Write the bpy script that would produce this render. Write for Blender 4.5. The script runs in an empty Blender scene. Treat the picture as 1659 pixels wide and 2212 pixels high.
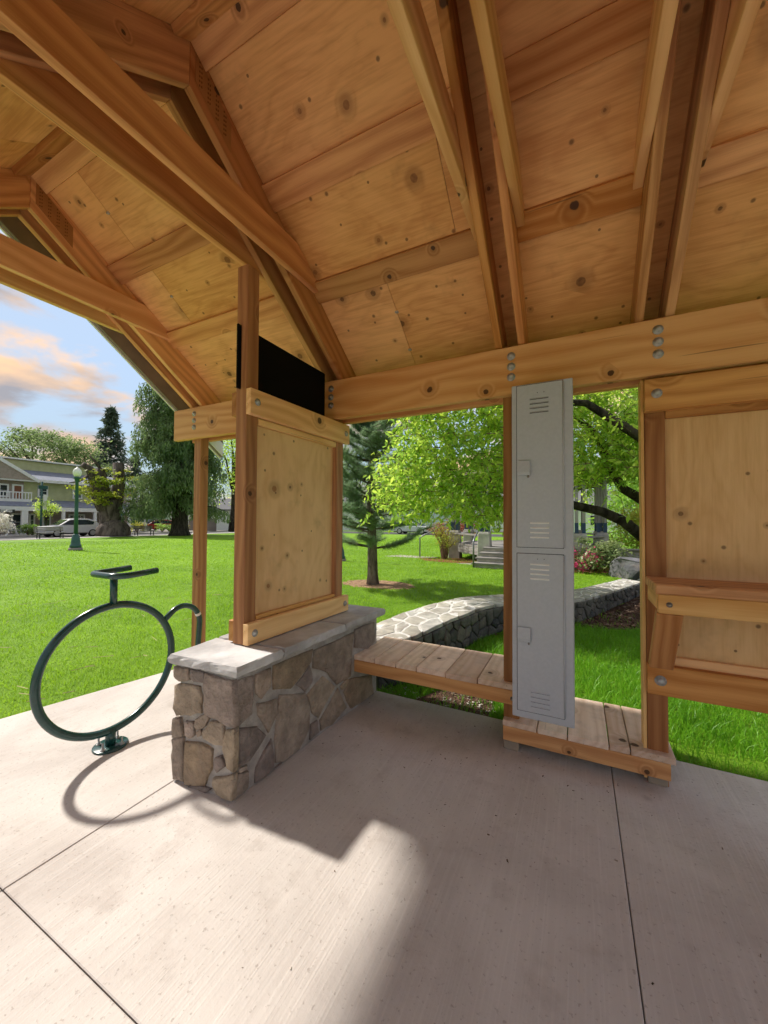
import bpy, bmesh, math, random
import numpy as np
from mathutils import Matrix, Vector

# ------------------------------------------------------------------ camera, sky, sun, exposure
scene = bpy.context.scene
F_PX, CX, CY = 829.0, 829.5, 1106.0            # focal length and centre of a 1659 x 2212 frame
YAW, PITCH, ROLL, EYE = math.radians(26.87), math.radians(1.3), math.radians(0.3), 1.5
_c, _s = math.cos(YAW), math.sin(YAW)
_f0, _r0, _u0 = Vector((-_s, _c, 0)), Vector((_c, _s, 0)), Vector((0, 0, 1))
FW = _f0 * math.cos(PITCH) + _u0 * math.sin(PITCH)
_up = -_f0 * math.sin(PITCH) + _u0 * math.cos(PITCH)
RT = _r0 * math.cos(ROLL) + _up * math.sin(ROLL)
UP = -_r0 * math.sin(ROLL) + _up * math.cos(ROLL)
EYEP = Vector((0, 0, EYE))
camd = bpy.data.cameras.new('camera')
camd.sensor_fit = 'HORIZONTAL'; camd.sensor_width = 36.0
camd.lens = 36.0 * F_PX / 1659.0
camd.clip_start = 0.05; camd.clip_end = 3000
cam = bpy.data.objects.new('camera', camd)
scene.collection.objects.link(cam)
M = Matrix((RT, UP, -FW)).transposed().to_4x4(); M.translation = EYEP
cam.matrix_world = M
scene.camera = cam

SUN_TO = Vector((-0.95, 0.025, 1.0)).normalized()   # towards the sun
SUN_EL = math.asin(SUN_TO.z)
world = bpy.data.worlds.new('World'); scene.world = world; world.use_nodes = True
wn, wl = world.node_tree.nodes, world.node_tree.links
wn.clear()
def wnode(t, **k):
    n = wn.new(t)
    for a, b in k.items(): setattr(n, a, b)
    return n
wo = wnode('ShaderNodeOutputWorld'); bg = wnode('ShaderNodeBackground'); bg.inputs[1].default_value = 0.15
sky = wnode('ShaderNodeTexSky', sky_type='NISHITA', sun_disc=False, sun_elevation=SUN_EL,
            sun_rotation=math.atan2(SUN_TO.x, SUN_TO.y), air_density=1.0, dust_density=0.6, ozone_density=1.4)
tc = wnode('ShaderNodeTexCoord')
mp = wnode('ShaderNodeMapping'); mp.inputs['Scale'].default_value = (1.0, 1.0, 2.6); mp.inputs['Location'].default_value = (4.4, 0.3, 2.2)
wl.new(tc.outputs['Generated'], mp.inputs[0])
n1 = wnode('ShaderNodeTexNoise'); n1.inputs['Scale'].default_value = 4.0; n1.inputs['Detail'].default_value = 9; n1.inputs['Roughness'].default_value = 0.52; n1.inputs['Distortion'].default_value = 0.25
wl.new(mp.outputs[0], n1.inputs['Vector'])
r1 = wnode('ShaderNodeMapRange'); r1.interpolation_type = 'SMOOTHSTEP'; r1.inputs[1].default_value = 0.45; r1.inputs[2].default_value = 0.57
wl.new(n1.outputs[0], r1.inputs[0])
mp2 = wnode('ShaderNodeMapping'); mp2.inputs['Location'].default_value = (4.35, 0.3, 2.30); mp2.inputs['Scale'].default_value = (1, 1, 2.6)
wl.new(tc.outputs['Generated'], mp2.inputs[0])
n2 = wnode('ShaderNodeTexNoise'); n2.inputs['Scale'].default_value = 4.0; n2.inputs['Detail'].default_value = 5; n2.inputs['Roughness'].default_value = 0.5
wl.new(mp2.outputs[0], n2.inputs['Vector'])
cr = wnode('ShaderNodeValToRGB')
cr.color_ramp.elements[0].position = 0.40; cr.color_ramp.elements[0].color = (1.0, 0.66, 0.40, 1)
cr.color_ramp.elements[1].position = 0.62; cr.color_ramp.elements[1].color = (0.36, 0.36, 0.40, 1)
wl.new(n2.outputs[0], cr.inputs[0])
cm = wnode('ShaderNodeVectorMath', operation='SCALE'); cm.inputs['Scale'].default_value = 1.7
wl.new(cr.outputs[0], cm.inputs[0])
hs = wnode('ShaderNodeHueSaturation'); hs.inputs['Saturation'].default_value = 0.68; hs.inputs['Value'].default_value = 1.0
bw = wnode('ShaderNodeRGBToBW'); wl.new(sky.outputs[0], bw.inputs[0])
q1 = wnode('ShaderNodeMath', operation='MULTIPLY_ADD'); q1.inputs[1].default_value = 1.2; q1.inputs[2].default_value = 1.0
wl.new(bw.outputs[0], q1.inputs[0])
q2 = wnode('ShaderNodeMath', operation='DIVIDE'); q2.inputs[0].default_value = 1.22; wl.new(q1.outputs[0], q2.inputs[1])
q3 = wnode('ShaderNodeVectorMath', operation='SCALE'); wl.new(sky.outputs[0], q3.inputs[0]); wl.new(q2.outputs[0], q3.inputs['Scale'])
q4 = wnode('ShaderNodeVectorMath', operation='MULTIPLY'); q4.inputs[1].default_value = (0.80, 0.98, 1.06); wl.new(q3.outputs[0], q4.inputs[0])
wl.new(q4.outputs[0], hs.inputs['Color'])
mx = wnode('ShaderNodeMix', data_type='RGBA')
wl.new(r1.outputs[0], mx.inputs[0]); wl.new(hs.outputs[0], mx.inputs[6]); wl.new(cm.outputs[0], mx.inputs[7])
wl.new(mx.outputs[2], bg.inputs[0]); wl.new(bg.outputs[0], wo.inputs[0])

sund = bpy.data.lights.new('sun', 'SUN'); sund.energy = 1.3; sund.angle = math.radians(2.5); sund.color = (1.0, 0.94, 0.85)
suno = bpy.data.objects.new('sun', sund); scene.collection.objects.link(suno)
suno.rotation_euler = (-SUN_TO).to_track_quat('-Z', 'Y').to_euler(); suno.location = (-20, 5, 20)

scene.view_settings.view_transform = 'Standard'; scene.view_settings.look = 'None'
scene.view_settings.exposure = 2.25; scene.view_settings.gamma = 1.0; scene.view_settings.use_curve_mapping = False
scene.render.engine = 'CYCLES'
scene.cycles.max_bounces = 8; scene.cycles.diffuse_bounces = 5; scene.cycles.transmission_bounces = 8
scene.cycles.transparent_max_bounces = 12
scene.cycles.use_denoising = True
scene.cycles.use_adaptive_sampling = True; scene.cycles.adaptive_threshold = 0.025
scene.cycles.caustics_reflective = False; scene.cycles.caustics_refractive = False

# ------------------------------------------------------------------ helpers
rnd = random.Random(7); nrg = np.random.default_rng(11)
COL = scene.collection
W = {}                                             # world matrix of every object built here

def at(u, v, x=None, y=None, z=None):
    """point on a world plane seen at frame position u, v (1659 x 2212 frame)"""
    d = FW + RT * ((u - CX) / F_PX) - UP * ((v - CY) / F_PX)
    if x is not None: t = (x - EYEP.x) / d.x
    elif y is not None: t = (y - EYEP.y) / d.y
    else: t = (z - EYEP.z) / d.z
    return EYEP + d * t

def tag(o, label=None, cat=None, group=None, kind=None):
    if label: o['label'] = label
    if cat: o['category'] = cat
    if group: o['group'] = group
    if kind: o['kind'] = kind
    return o

def link(o, world, parent):
    COL.objects.link(o); W[o] = world.copy()
    o.matrix_basis = world
    if parent is not None:
        o.parent = parent; o.matrix_parent_inverse = W[parent].inverted()
    return o

def thing(name, label, cat, loc=(0, 0, 0), group=None):
    o = bpy.data.objects.new(name, None); o.empty_display_size = 0.1
    link(o, Matrix.Translation(Vector(loc)), None)
    return tag(o, label, cat, group)

def frame(axis, origin, up=(0, 0, 1)):
    x = Vector(axis).normalized(); up = Vector(up)
    if abs(x.dot(up)) > 0.95: up = Vector((0, 1, 0))
    y = up.cross(x).normalized(); z = x.cross(y)
    m = Matrix((x, y, z)).transposed().to_4x4(); m.translation = Vector(origin)
    return m

def add(name, verts, faces, mat, parent=None, axis=None, bevel=0.0, smooth=False, seg=1, origin=None, up=(0, 0, 1)):
    """one mesh object from world-space vertices; local X runs along axis"""
    vs = [Vector(v) for v in verts]
    c = Vector(origin) if origin is not None else sum(vs, Vector()) / len(vs)
    fm = frame(axis, c, up) if axis is not None else Matrix.Translation(c)
    inv = fm.inverted()
    me = bpy.data.meshes.new(name)
    me.from_pydata([inv @ v for v in vs], [], faces)
    bm = bmesh.new(); bm.from_mesh(me)
    bmesh.ops.recalc_face_normals(bm, faces=bm.faces)
    if bevel > 0:
        bmesh.ops.bevel(bm, geom=list(bm.edges), offset=bevel, segments=seg, affect='EDGES', profile=0.5, clamp_overlap=True)
    if smooth:
        for f in bm.faces: f.smooth = True
    bm.to_mesh(me); bm.free()
    me.materials.append(mat)
    o = bpy.data.objects.new(name, me)
    return link(o, fm, parent)

BF = [(0, 1, 3, 2), (4, 6, 7, 5), (0, 4, 5, 1), (2, 3, 7, 6), (0, 2, 6, 4), (1, 5, 7, 3)]
def box(name, p0, p1, mat, parent=None, bevel=0.003, axis=None, seg=1):
    (x0, y0, z0), (x1, y1, z1) = p0, p1
    v = [(x, y, z) for x in (x0, x1) for y in (y0, y1) for z in (z0, z1)]
    d = (abs(x1 - x0), abs(y1 - y0), abs(z1 - z0))
    if axis is None:
        i = d.index(max(d)); axis = [(1, 0, 0), (0, 1, 0), (0, 0, 1)][i]
    return add(name, v, BF, mat, parent, axis, min(bevel, min(d) * 0.3), seg=seg)

def bar(name, a, b, w, h, mat, parent=None, up=(0, 0, 1), bevel=0.003):
    """square-cut bar from a to b, w across and h along up"""
    a, b = Vector(a), Vector(b); m = frame(b - a, (a + b) / 2, up); L = (b - a).length / 2
    v = [m @ Vector((x, y, z)) for x in (-L, L) for y in (-w / 2, w / 2) for z in (-h / 2, h / 2)]
    return add(name, v, BF, mat, parent, b - a, min(bevel, min(w, h) * 0.3))

def prism(name, poly, offs, mat, parent=None, axis=None, bevel=0.003, up=(0, 0, 1)):
    """polygon (world points) extruded by the vector offs"""
    n = len(poly); o = Vector(offs)
    v = [Vector(p) for p in poly] + [Vector(p) + o for p in poly]
    f = [tuple(range(n)), tuple(range(2 * n - 1, n - 1, -1))] + [(i, (i + 1) % n, (i + 1) % n + n, i + n) for i in range(n)]
    return add(name, v, f, mat, parent, axis or offs, bevel, up=up)

def tube_geo(pts, rad, n=8, closed=False, noise=0.0, cap=True, rr=None):
    pts = [Vector(p) for p in pts]; N = len(pts); vs, fs = [], []
    rr = rr or rnd
    prev = None
    for i, p in enumerate(pts):
        if closed: t = pts[(i + 1) % N] - pts[i - 1]
        else: t = pts[min(i + 1, N - 1)] - pts[max(i - 1, 0)]
        t.normalize()
        if prev is None:
            ref = Vector((0, 0, 1)) if abs(t.z) < 0.9 else Vector((1, 0, 0))
            nx = ref.cross(t).normalized()
        else:
            nx = (prev - t * prev.dot(t)).normalized()
        prev = nx; ny = t.cross(nx)
        r = rad[i] if hasattr(rad, '__len__') else rad
        for k in range(n):
            a = 2 * math.pi * k / n; q = r * (1 + (rr.uniform(-noise, noise) if noise else 0))
            vs.append(p + nx * math.cos(a) * q + ny * math.sin(a) * q)
    for i in range(N if closed else N - 1):
        j = (i + 1) % N
        for k in range(n):
            fs.append((i * n + k, i * n + (k + 1) % n, j * n + (k + 1) % n, j * n + k))
    if cap and not closed:
        fs.append(tuple(range(n - 1, -1, -1))); fs.append(tuple(range((N - 1) * n, N * n)))
    return vs, fs

def tube(name, pts, rad, mat, parent=None, n=10, closed=False, noise=0.0, axis=None):
    v, f = tube_geo(pts, rad, n, closed, noise)
    return add(name, v, f, mat, parent, axis, smooth=True)

def merge(parts):
    V, Fc = [], []
    for v, f in parts:
        o = len(V); V += list(v); Fc += [tuple(i + o for i in q) for q in f]
    return V, Fc

def lathe(name, prof, origin, mat, parent=None, n=14, axis='Z', smooth=True, bevel=0):
    """profile of (radius, height) turned about a vertical (Z) or Y axis through origin"""
    o = Vector(origin); vs, fs = [], []
    for r, h in prof:
        for k in range(n):
            a = 2 * math.pi * k / n
            if axis == 'Z': vs.append(o + Vector((r * math.cos(a), r * math.sin(a), h)))
            elif axis == 'Y': vs.append(o + Vector((r * math.cos(a), h, r * math.sin(a))))
            else: vs.append(o + Vector((h, r * math.cos(a), r * math.sin(a))))
    m = len(prof)
    for i in range(m - 1):
        for k in range(n):
            fs.append((i * n + k, i * n + (k + 1) % n, (i + 1) * n + (k + 1) % n, (i + 1) * n + k))
    fs.append(tuple(range(n))); fs.append(tuple(range((m - 1) * n, m * n)))
    return add(name, vs, fs, mat, parent, smooth=smooth)

def np_mesh(name, V, T, mat, parent=None, kind=None, mats=None, midx=None):
    """mesh from numpy triangles or quads"""
    V = np.asarray(V, np.float32); T = np.asarray(T, np.int32); k = T.shape[1]
    me = bpy.data.meshes.new(name)
    me.vertices.add(len(V)); me.vertices.foreach_set('co', V.ravel())
    me.loops.add(T.size); me.loops.foreach_set('vertex_index', T.ravel())
    me.polygons.add(len(T)); me.polygons.foreach_set('loop_start', np.arange(0, T.size, k, dtype=np.int32))
    if midx is not None: me.polygons.foreach_set('material_index', np.asarray(midx, np.int32))
    me.update(calc_edges=True); me.validate()
    for m in (mats or [mat]): me.materials.append(m)
    o = bpy.data.objects.new(name, me)
    link(o, Matrix.Identity(4), parent)
    if kind: o['kind'] = kind
    return o

def leaf_cloud(P, size, aspect=0.45, droop=0.3, jitter=0.35, fold=0.18):
    """folded leaf blades (two quads each) at the points P"""
    P = np.asarray(P, float); n = len(P)
    d = nrg.normal(size=(n, 3)); d[:, 2] = d[:, 2] * 0.6 - droop; d /= np.linalg.norm(d, axis=1)[:, None]
    up = nrg.normal(size=(n, 3)) * 0.5 + np.array([0, 0, 1.0])
    s = np.cross(d, up); s /= np.linalg.norm(s, axis=1)[:, None] + 1e-9
    nn = np.cross(s, d)
    L = size * (1 + nrg.uniform(-jitter, jitter, n))[:, None]; w = L * aspect * 0.5
    a = P; b = P + d * L * 0.45 + s * w + nn * w * fold; c = P + d * L; e = P + d * L * 0.45 - s * w + nn * w * fold; m = P + d * L * 0.5
    V = np.stack([a, b, c, e, m], 1).reshape(-1, 3)
    o = np.arange(n)[:, None] * 5
    T = np.concatenate([o + np.array([[0, 1, 4]]), o + np.array([[1, 2, 4]]), o + np.array([[2, 3, 4]]), o + np.array([[3, 0, 4]])])
    return V, T

def copy_tree(o, delta, label=None, parent=None):
    c = o.copy(); COL.objects.link(c)
    if parent is None:
        c.matrix_basis = delta @ W[o]; W[c] = delta @ W[o]
    else:
        c.parent = parent; W[c] = delta @ W[o]
    if label: c['label'] = label
    for ch in list(o.children): copy_tree(ch, delta, None, c)
    return c
def children_of(o): return [x for x in COL.objects if x.parent == o]

# ------------------------------------------------------------------ materials
class NT:
    def __init__(s, name):
        s.m = bpy.data.materials.new(name); s.m.use_nodes = True
        s.t = s.m.node_tree; s.n = s.t.nodes; s.l = s.t.links
        s.b = s.n['Principled BSDF']; s.out = s.n['Material Output']
    def new(s, t, **k):
        q = s.n.new(t)
        for a, v in k.items(): setattr(q, a, v)
        return q
    def put(s, q, i, v):
        if hasattr(v, 'is_linked') or hasattr(v, 'links'): s.l.new(v, q.inputs[i])
        else: q.inputs[i].default_value = v
    def math(s, op, a, b=0.0, c=0.0):
        q = s.new('ShaderNodeMath', operation=op); s.put(q, 0, a); s.put(q, 1, b)
        if op in ('MULTIPLY_ADD', 'SMOOTH_MIN'): s.put(q, 2, c)
        return q.outputs[0]
    def vec(s, op, a, b=(0, 0, 0)):
        q = s.new('ShaderNodeVectorMath', operation=op); s.put(q, 0, a)
        if op == 'SCALE': s.put(q, 'Scale', b)
        else: s.put(q, 1, b)
        return q.outputs[0]
    def noise(s, v, scale, detail=4, rough=0.55, dist=0.0, out=0):
        q = s.new('ShaderNodeTexNoise'); s.put(q, 'Vector', v); s.put(q, 'Scale', scale); s.put(q, 'Detail', detail); s.put(q, 'Roughness', rough); s.put(q, 'Distortion', dist)
        return q.outputs[out]
    def vor(s, v, scale, feature='F1', out='Distance', rand=1.0, dim='3D'):
        q = s.new('ShaderNodeTexVoronoi', feature=feature, voronoi_dimensions=dim); s.put(q, 'Vector', v); s.put(q, 'Scale', scale); s.put(q, 'Randomness', rand)
        if out == 'both': return q.outputs['Distance'], q.outputs['Color']
        return q.outputs[out]
    def step(s, v, a, b, lo=0.0, hi=1.0):
        q = s.new('ShaderNodeMapRange', interpolation_type='SMOOTHSTEP'); s.put(q, 0, v); s.put(q, 1, a); s.put(q, 2, b); s.put(q, 3, lo); s.put(q, 4, hi)
        return q.outputs[0]
    def mix(s, f, a, b, blend='MIX'):
        q = s.new('ShaderNodeMix', data_type='RGBA', blend_type=blend); s.put(q, 0, f)
        s.put(q, 6, a if not isinstance(a, tuple) else a + (1,) * (4 - len(a))); s.put(q, 7, b if not isinstance(b, tuple) else b + (1,) * (4 - len(b)))
        return q.outputs[2]
    def ramp(s, f, stops):
        q = s.new('ShaderNodeValToRGB'); s.put(q, 0, f); e = q.color_ramp.elements
        while len(e) < len(stops): e.new(0.5)
        for x, (p, c) in zip(e, stops): x.position = p; x.color = tuple(c) + (1,)
        return q.outputs[0]
    def bump(s, h, strength=0.3, dist=0.01):
        q = s.new('ShaderNodeBump'); s.put(q, 'Height', h); s.put(q, 'Strength', strength); s.put(q, 'Distance', dist)
        s.l.new(q.outputs[0], s.b.inputs['Normal']); return q
    def obj(s): return s.new('ShaderNodeTexCoord').outputs['Object']
    def rand(s): return s.new('ShaderNodeObjectInfo').outputs['Random']
    def set(s, col=None, rough=0.6, spec=0.4, metal=0.0):
        if col is not None:
            if isinstance(col, tuple): col = col + (1,) * (4 - len(col))
            s.put(s.b, 'Base Color', col)
        s.put(s.b, 'Roughness', rough); s.put(s.b, 'Specular IOR Level', spec); s.put(s.b, 'Metallic', metal)
        return s.m

def plain(name, col, rough=0.6, spec=0.4, metal=0.0, var=0.12, scale=6.0, bump=0.0):
    t = NT(name); o = t.obj()
    f = t.noise(o, scale, 5)
    c = t.mix(t.step(f, 0.3, 0.7), tuple(x * (1 - var) for x in col), tuple(min(1, x * (1 + var)) for x in col))
    if bump: t.bump(t.noise(o, scale * 8, 4), bump, 0.01)
    return t.set(c, rough, spec, metal)

def wood(name, light, dark, ring=26.0, knots=0.55, knot_scale=2.6, rough=0.55, wear=0.0, spec=0.3):
    """sawn board: grain runs along local X"""
    t = NT(name); o = t.obj(); r = t.rand()
    sh = t.new('ShaderNodeCombineXYZ'); t.put(sh, 0, t.math('MULTIPLY', r, 37.0)); t.put(sh, 1, t.math('MULTIPLY', r, 11.3)); t.put(sh, 2, t.math('MULTIPLY', r, 5.1))
    p = t.vec('ADD', o, sh.outputs[0])
    spp = t.new('ShaderNodeSeparateXYZ'); t.put(spp, 0, p); cb = t.new('ShaderNodeCombineXYZ')
    t.put(cb, 0, spp.outputs[0]); t.put(cb, 1, t.math('ADD', spp.outputs[1], spp.outputs[2]))
    kd, kcol = t.vor(cb.outputs[0], knot_scale, out='both', dim='2D'); kc = t.new('ShaderNodeSeparateColor'); t.put(kc, 0, kcol)
    gate = t.step(kc.outputs[0], 1 - knots, 1 - knots + 0.02)
    size = t.math('MULTIPLY_ADD', kc.outputs[1], 0.05, 0.03)
    kdn = t.math('ADD', kd, t.math('MULTIPLY', t.math('SUBTRACT', t.noise(p, 22, 3), 0.5), 0.06))
    core = t.math('MULTIPLY', gate, t.math('SUBTRACT', 1.0, t.step(kdn, t.math('MULTIPLY', size, 0.7), size)))
    halo = t.math('MULTIPLY', gate, t.math('SUBTRACT', 1.0, t.step(kd, size, t.math('MULTIPLY', size, 4.0))))
    ps = t.vec('MULTIPLY', p, (0.55, 1.0, 1.0))
    sep = t.new('ShaderNodeSeparateXYZ'); t.put(sep, 0, p)
    warp = t.noise(t.vec('MULTIPLY', p, (0.5, 2.2, 2.2)), 1.6, 2, 0.5)
    yy = t.math('ADD', sep.outputs[1], t.math('MULTIPLY', sep.outputs[2], 0.8))
    ph = t.math('ADD', t.math('MULTIPLY', yy, ring), t.math('MULTIPLY', warp, 7.0))
    ph = t.math('ADD', ph, t.math('MULTIPLY', halo, 3.0))
    band = t.math('PINGPONG', ph, 1.0)
    fine = t.noise(t.vec('MULTIPLY', p, (1.5, 60, 60)), 2.2, 3, 0.65)
    big = t.noise(t.vec('MULTIPLY', p, (0.5, 2.5, 2.5)), 1.3, 1)
    f = t.math('ADD', t.math('MULTIPLY', band, 0.42), t.math('MULTIPLY', fine, 0.5))
    f = t.math('ADD', f, t.math('MULTIPLY', t.math('SUBTRACT', big, 0.5), 0.7))
    col = t.mix(t.step(f, 0.15, 0.85), light, dark)
    col = t.mix(t.math('MULTIPLY', halo, 0.45), col, tuple(x * 0.62 for x in dark))
    col = t.mix(t.math('MULTIPLY', core, 0.9), col, (0.055, 0.024, 0.010))
    chk = t.noise(t.vec('MULTIPLY', p, (0.8, 75, 75)), 1.0, 1)
    col = t.mix(t.math('MULTIPLY', t.step(chk, 0.735, 0.76), 0.55), col, (0.07, 0.032, 0.014))
    hv = t.new('ShaderNodeHueSaturation'); t.put(hv, 'Value', t.math('MULTIPLY_ADD', r, 0.34, 0.84)); t.put(hv, 'Saturation', t.math('MULTIPLY_ADD', r, -0.15, 1.06))
    t.put(hv, 'Hue', t.math('MULTIPLY_ADD', t.math('FRACT', t.math('MULTIPLY', r, 17.0)), 0.014, 0.493)); t.put(hv, 'Color', col)
    col = hv.outputs[0]
    if wear:
        g = t.noise(o, 9.0, 6, 0.7); col = t.mix(t.math('MULTIPLY', t.step(g, 0.45, 0.75), wear), col, (0.13, 0.09, 0.06))
    t.bump(t.math('ADD', fine, t.math('MULTIPLY', core, -1.0)), 0.16, 0.004)
    return t.set(col, rough, spec)

def plywood(name, light, dark, knots=0.5, knot_scale=3.2, rough=0.6):
    """rotary-cut veneer: broad wavy figure along local X, plugs and knots"""
    t = NT(name); o = t.obj(); r = t.rand()
    sh = t.new('ShaderNodeCombineXYZ'); t.put(sh, 0, t.math('MULTIPLY', r, 51.0)); t.put(sh, 1, t.math('MULTIPLY', r, 23.0)); t.put(sh, 2, t.math('MULTIPLY', r, 9.0))
    p = t.vec('ADD', o, sh.outputs[0])
    q = t.vec('MULTIPLY', p, (1.0, 1.2, 0.3))
    sq = t.new('ShaderNodeSeparateXYZ'); t.put(sq, 0, p); cq = t.new('ShaderNodeCombineXYZ')
    t.put(cq, 0, sq.outputs[0]); t.put(cq, 1, t.math('ADD', sq.outputs[1], sq.outputs[2])); q = cq.outputs[0]
    kd, kcol = t.vor(q, knot_scale, out='both', dim='2D')
    pd, pcol = t.vor(q, 7.3, out='both', dim='2D'); pc_ = t.new('ShaderNodeSeparateColor'); t.put(pc_, 0, pcol)
    pin = t.math('MULTIPLY', t.step(pc_.outputs[0], 0.74, 0.75), t.math('SUBTRACT', 1.0, t.step(pd, 0.04, t.math('MULTIPLY_ADD', pc_.outputs[1], 0.07, 0.06)))); kc = t.new('ShaderNodeSeparateColor'); t.put(kc, 0, kcol)
    gate = t.step(kc.outputs[0], 1 - knots, 1 - knots + 0.01)
    size = t.math('MULTIPLY_ADD', t.math('POWER', kc.outputs[1], 3.0), 0.085, 0.026)
    kdn = t.math('ADD', kd, t.math('MULTIPLY', t.math('SUBTRACT', t.noise(p, 26, 3, 0.6), 0.5), 0.045))
    core = t.math('MULTIPLY', gate, t.math('SUBTRACT', 1.0, t.step(kdn, t.math('MULTIPLY', size, 0.75), size)))
    halo = t.math('MULTIPLY', gate, t.math('SUBTRACT', 1.0, t.step(kd, size, t.math('MULTIPLY', size, 3.6))))
    warp = t.noise(t.vec('MULTIPLY', p, (0.7, 2.0, 1.0)), 1.7, 3, 0.5, 0.6)
    sep = t.new('ShaderNodeSeparateXYZ'); t.put(sep, 0, p)
    ph = t.math('ADD', t.math('MULTIPLY', t.math('ADD', sep.outputs[1], sep.outputs[2]), 9.0), t.math('MULTIPLY', warp, 13.0))
    ph = t.math('ADD', ph, t.math('MULTIPLY', halo, 2.0))
    band = t.math('PINGPONG', ph, 1.0)
    fine = t.noise(t.vec('MULTIPLY', p, (2.0, 40, 10)), 2.0, 3, 0.65)
    big = t.noise(t.vec('MULTIPLY', p, (0.6, 1.4, 1)), 1.1, 3)
    f = t.math('ADD', t.math('MULTIPLY', t.math('POWER', band, 1.6), 0.17), t.math('MULTIPLY', fine, 0.62))
    f = t.math('ADD', f, t.math('MULTIPLY', t.math('SUBTRACT', big, 0.5), 1.0))
    col = t.mix(t.step(f, 0.10, 0.75), light, dark)
    col = t.mix(t.math('MULTIPLY', halo, 0.55), col, tuple(x * 0.55 for x in dark))
    dk = t.mix(kc.outputs[2], (0.30, 0.115, 0.034), (0.04, 0.02, 0.011))
    col = t.mix(t.math('MULTIPLY', core, t.math('MULTIPLY_ADD', t.noise(p, 60, 2), 0.7, 0.35)), col, dk)
    col = t.mix(t.math('MULTIPLY', pin, 0.7), col, (0.075, 0.035, 0.014))
    st = t.noise(p, 3.0, 4, 0.7); col = t.mix(t.math('MULTIPLY', t.step(st, 0.56, 0.8), 0.35), col, tuple(x * 0.45 for x in dark))
    hv = t.new('ShaderNodeHueSaturation'); t.put(hv, 'Value', t.math('MULTIPLY_ADD', r, 0.24, 0.88)); t.put(hv, 'Saturation', t.math('MULTIPLY_ADD', r, -0.12, 1.04)); t.put(hv, 'Color', col)
    t.bump(fine, 0.10, 0.003)
    return t.set(hv.outputs[0], rough, 0.25)

def leafmat(name, a, b, trans=0.45, rough=0.45, scale=1.5, spec=0.35, tint=1.35):
    """leaf: patchy colour, light shining through"""
    t = NT(name); o = t.obj()
    f = t.noise(o, scale, 4); g = t.noise(o, scale * 14, 2)
    c = t.mix(t.step(t.math('ADD', t.math('MULTIPLY', f, 0.6), t.math('MULTIPLY', g, 0.4)), 0.35, 0.65), a, b)
    t.set(c, rough, spec)
    tr = t.new('ShaderNodeBsdfTranslucent')
    t.put(tr, 0, t.mix(0.5, c, tuple(min(1, x * tint) for x in b)))
    ms = t.new('ShaderNodeMixShader'); t.put(ms, 0, trans)
    t.l.new(t.b.outputs[0], ms.inputs[1]); t.l.new(tr.outputs[0], ms.inputs[2]); t.l.new(ms.outputs[0], t.out.inputs[0])
    return t.m

def stone(name, cols, rough=0.85, scale=9.0, bump=0.5):
    t = NT(name); o = t.obj(); r = t.rand()
    p = t.vec('ADD', o, t.vec('SCALE', (13.0, 7.0, 3.0), r))
    base = t.ramp(r, [(i / max(1, len(cols) - 1), c) for i, c in enumerate(cols)])
    f = t.noise(p, scale, 8, 0.65); g = t.noise(p, scale * 0.4, 4, 0.6)
    c = t.mix(t.step(f, 0.3, 0.75), t.vec('SCALE', base, 0.66), t.vec('SCALE', base, 1.25))
    c = t.mix(t.math('MULTIPLY', t.step(g, 0.5, 0.7), 0.4), c, (0.30, 0.24, 0.20))
    t.bump(t.math('ADD', f, t.math('MULTIPLY', t.noise(p, scale * 4, 4), 0.45)), bump, 0.03)
    return t.set(c, rough, 0.25)

def concrete_mat():
    t = NT('broomed_concrete'); g = t.new('ShaderNodeTexCoord').outputs['Object']
    sep = t.new('ShaderNodeSeparateXYZ'); t.put(sep, 0, g)
    br = t.noise(t.vec('MULTIPLY', g, (110, 1.6, 1)), 1.0, 4, 0.6)
    br2 = t.noise(t.vec('MULTIPLY', g, (14, 0.5, 1)), 1.0, 4, 0.6)
    bl = t.noise(g, 1.3, 6, 0.6, 0.4); bl2 = t.noise(g, 5.0, 7, 0.65)
    sp = t.noise(g, 55.0, 3, 0.6)
    c = t.mix(t.step(bl, 0.3, 0.7), (0.47, 0.425, 0.39), (0.60, 0.555, 0.515))
    c = t.mix(t.math('MULTIPLY', t.step(br, 0.45, 0.75), 0.26), c, (0.74, 0.70, 0.655))
    c = t.mix(t.math('MULTIPLY', t.step(br2, 0.50, 0.78), 0.30), c, (0.66, 0.61, 0.56))
    c = t.mix(t.math('MULTIPLY', t.step(bl2, 0.52, 0.72), 0.30), c, (0.29, 0.235, 0.20))
    c = t.mix(t.math('MULTIPLY', t.step(sp, 0.60, 0.70), 0.45), c, (0.22, 0.18, 0.15))
    vd, vcol = t.vor(g, 2.3, out='both'); vc = t.new('ShaderNodeSeparateColor'); t.put(vc, 0, vcol)
    spot = t.math('MULTIPLY', t.step(vc.outputs[0], 0.72, 0.74), t.math('SUBTRACT', 1.0, t.step(t.math('ADD', vd, t.math('MULTIPLY', bl2, 0.12)), 0.06, 0.15)))
    c = t.mix(t.math('MULTIPLY', spot, 0.5), c, (0.17, 0.125, 0.105))
    t.bump(t.math('ADD', t.math('MULTIPLY', br, 0.7), t.math('MULTIPLY', sp, 0.6)), 0.55, 0.005)
    return t.set(c, 0.8, 0.25)

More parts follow.
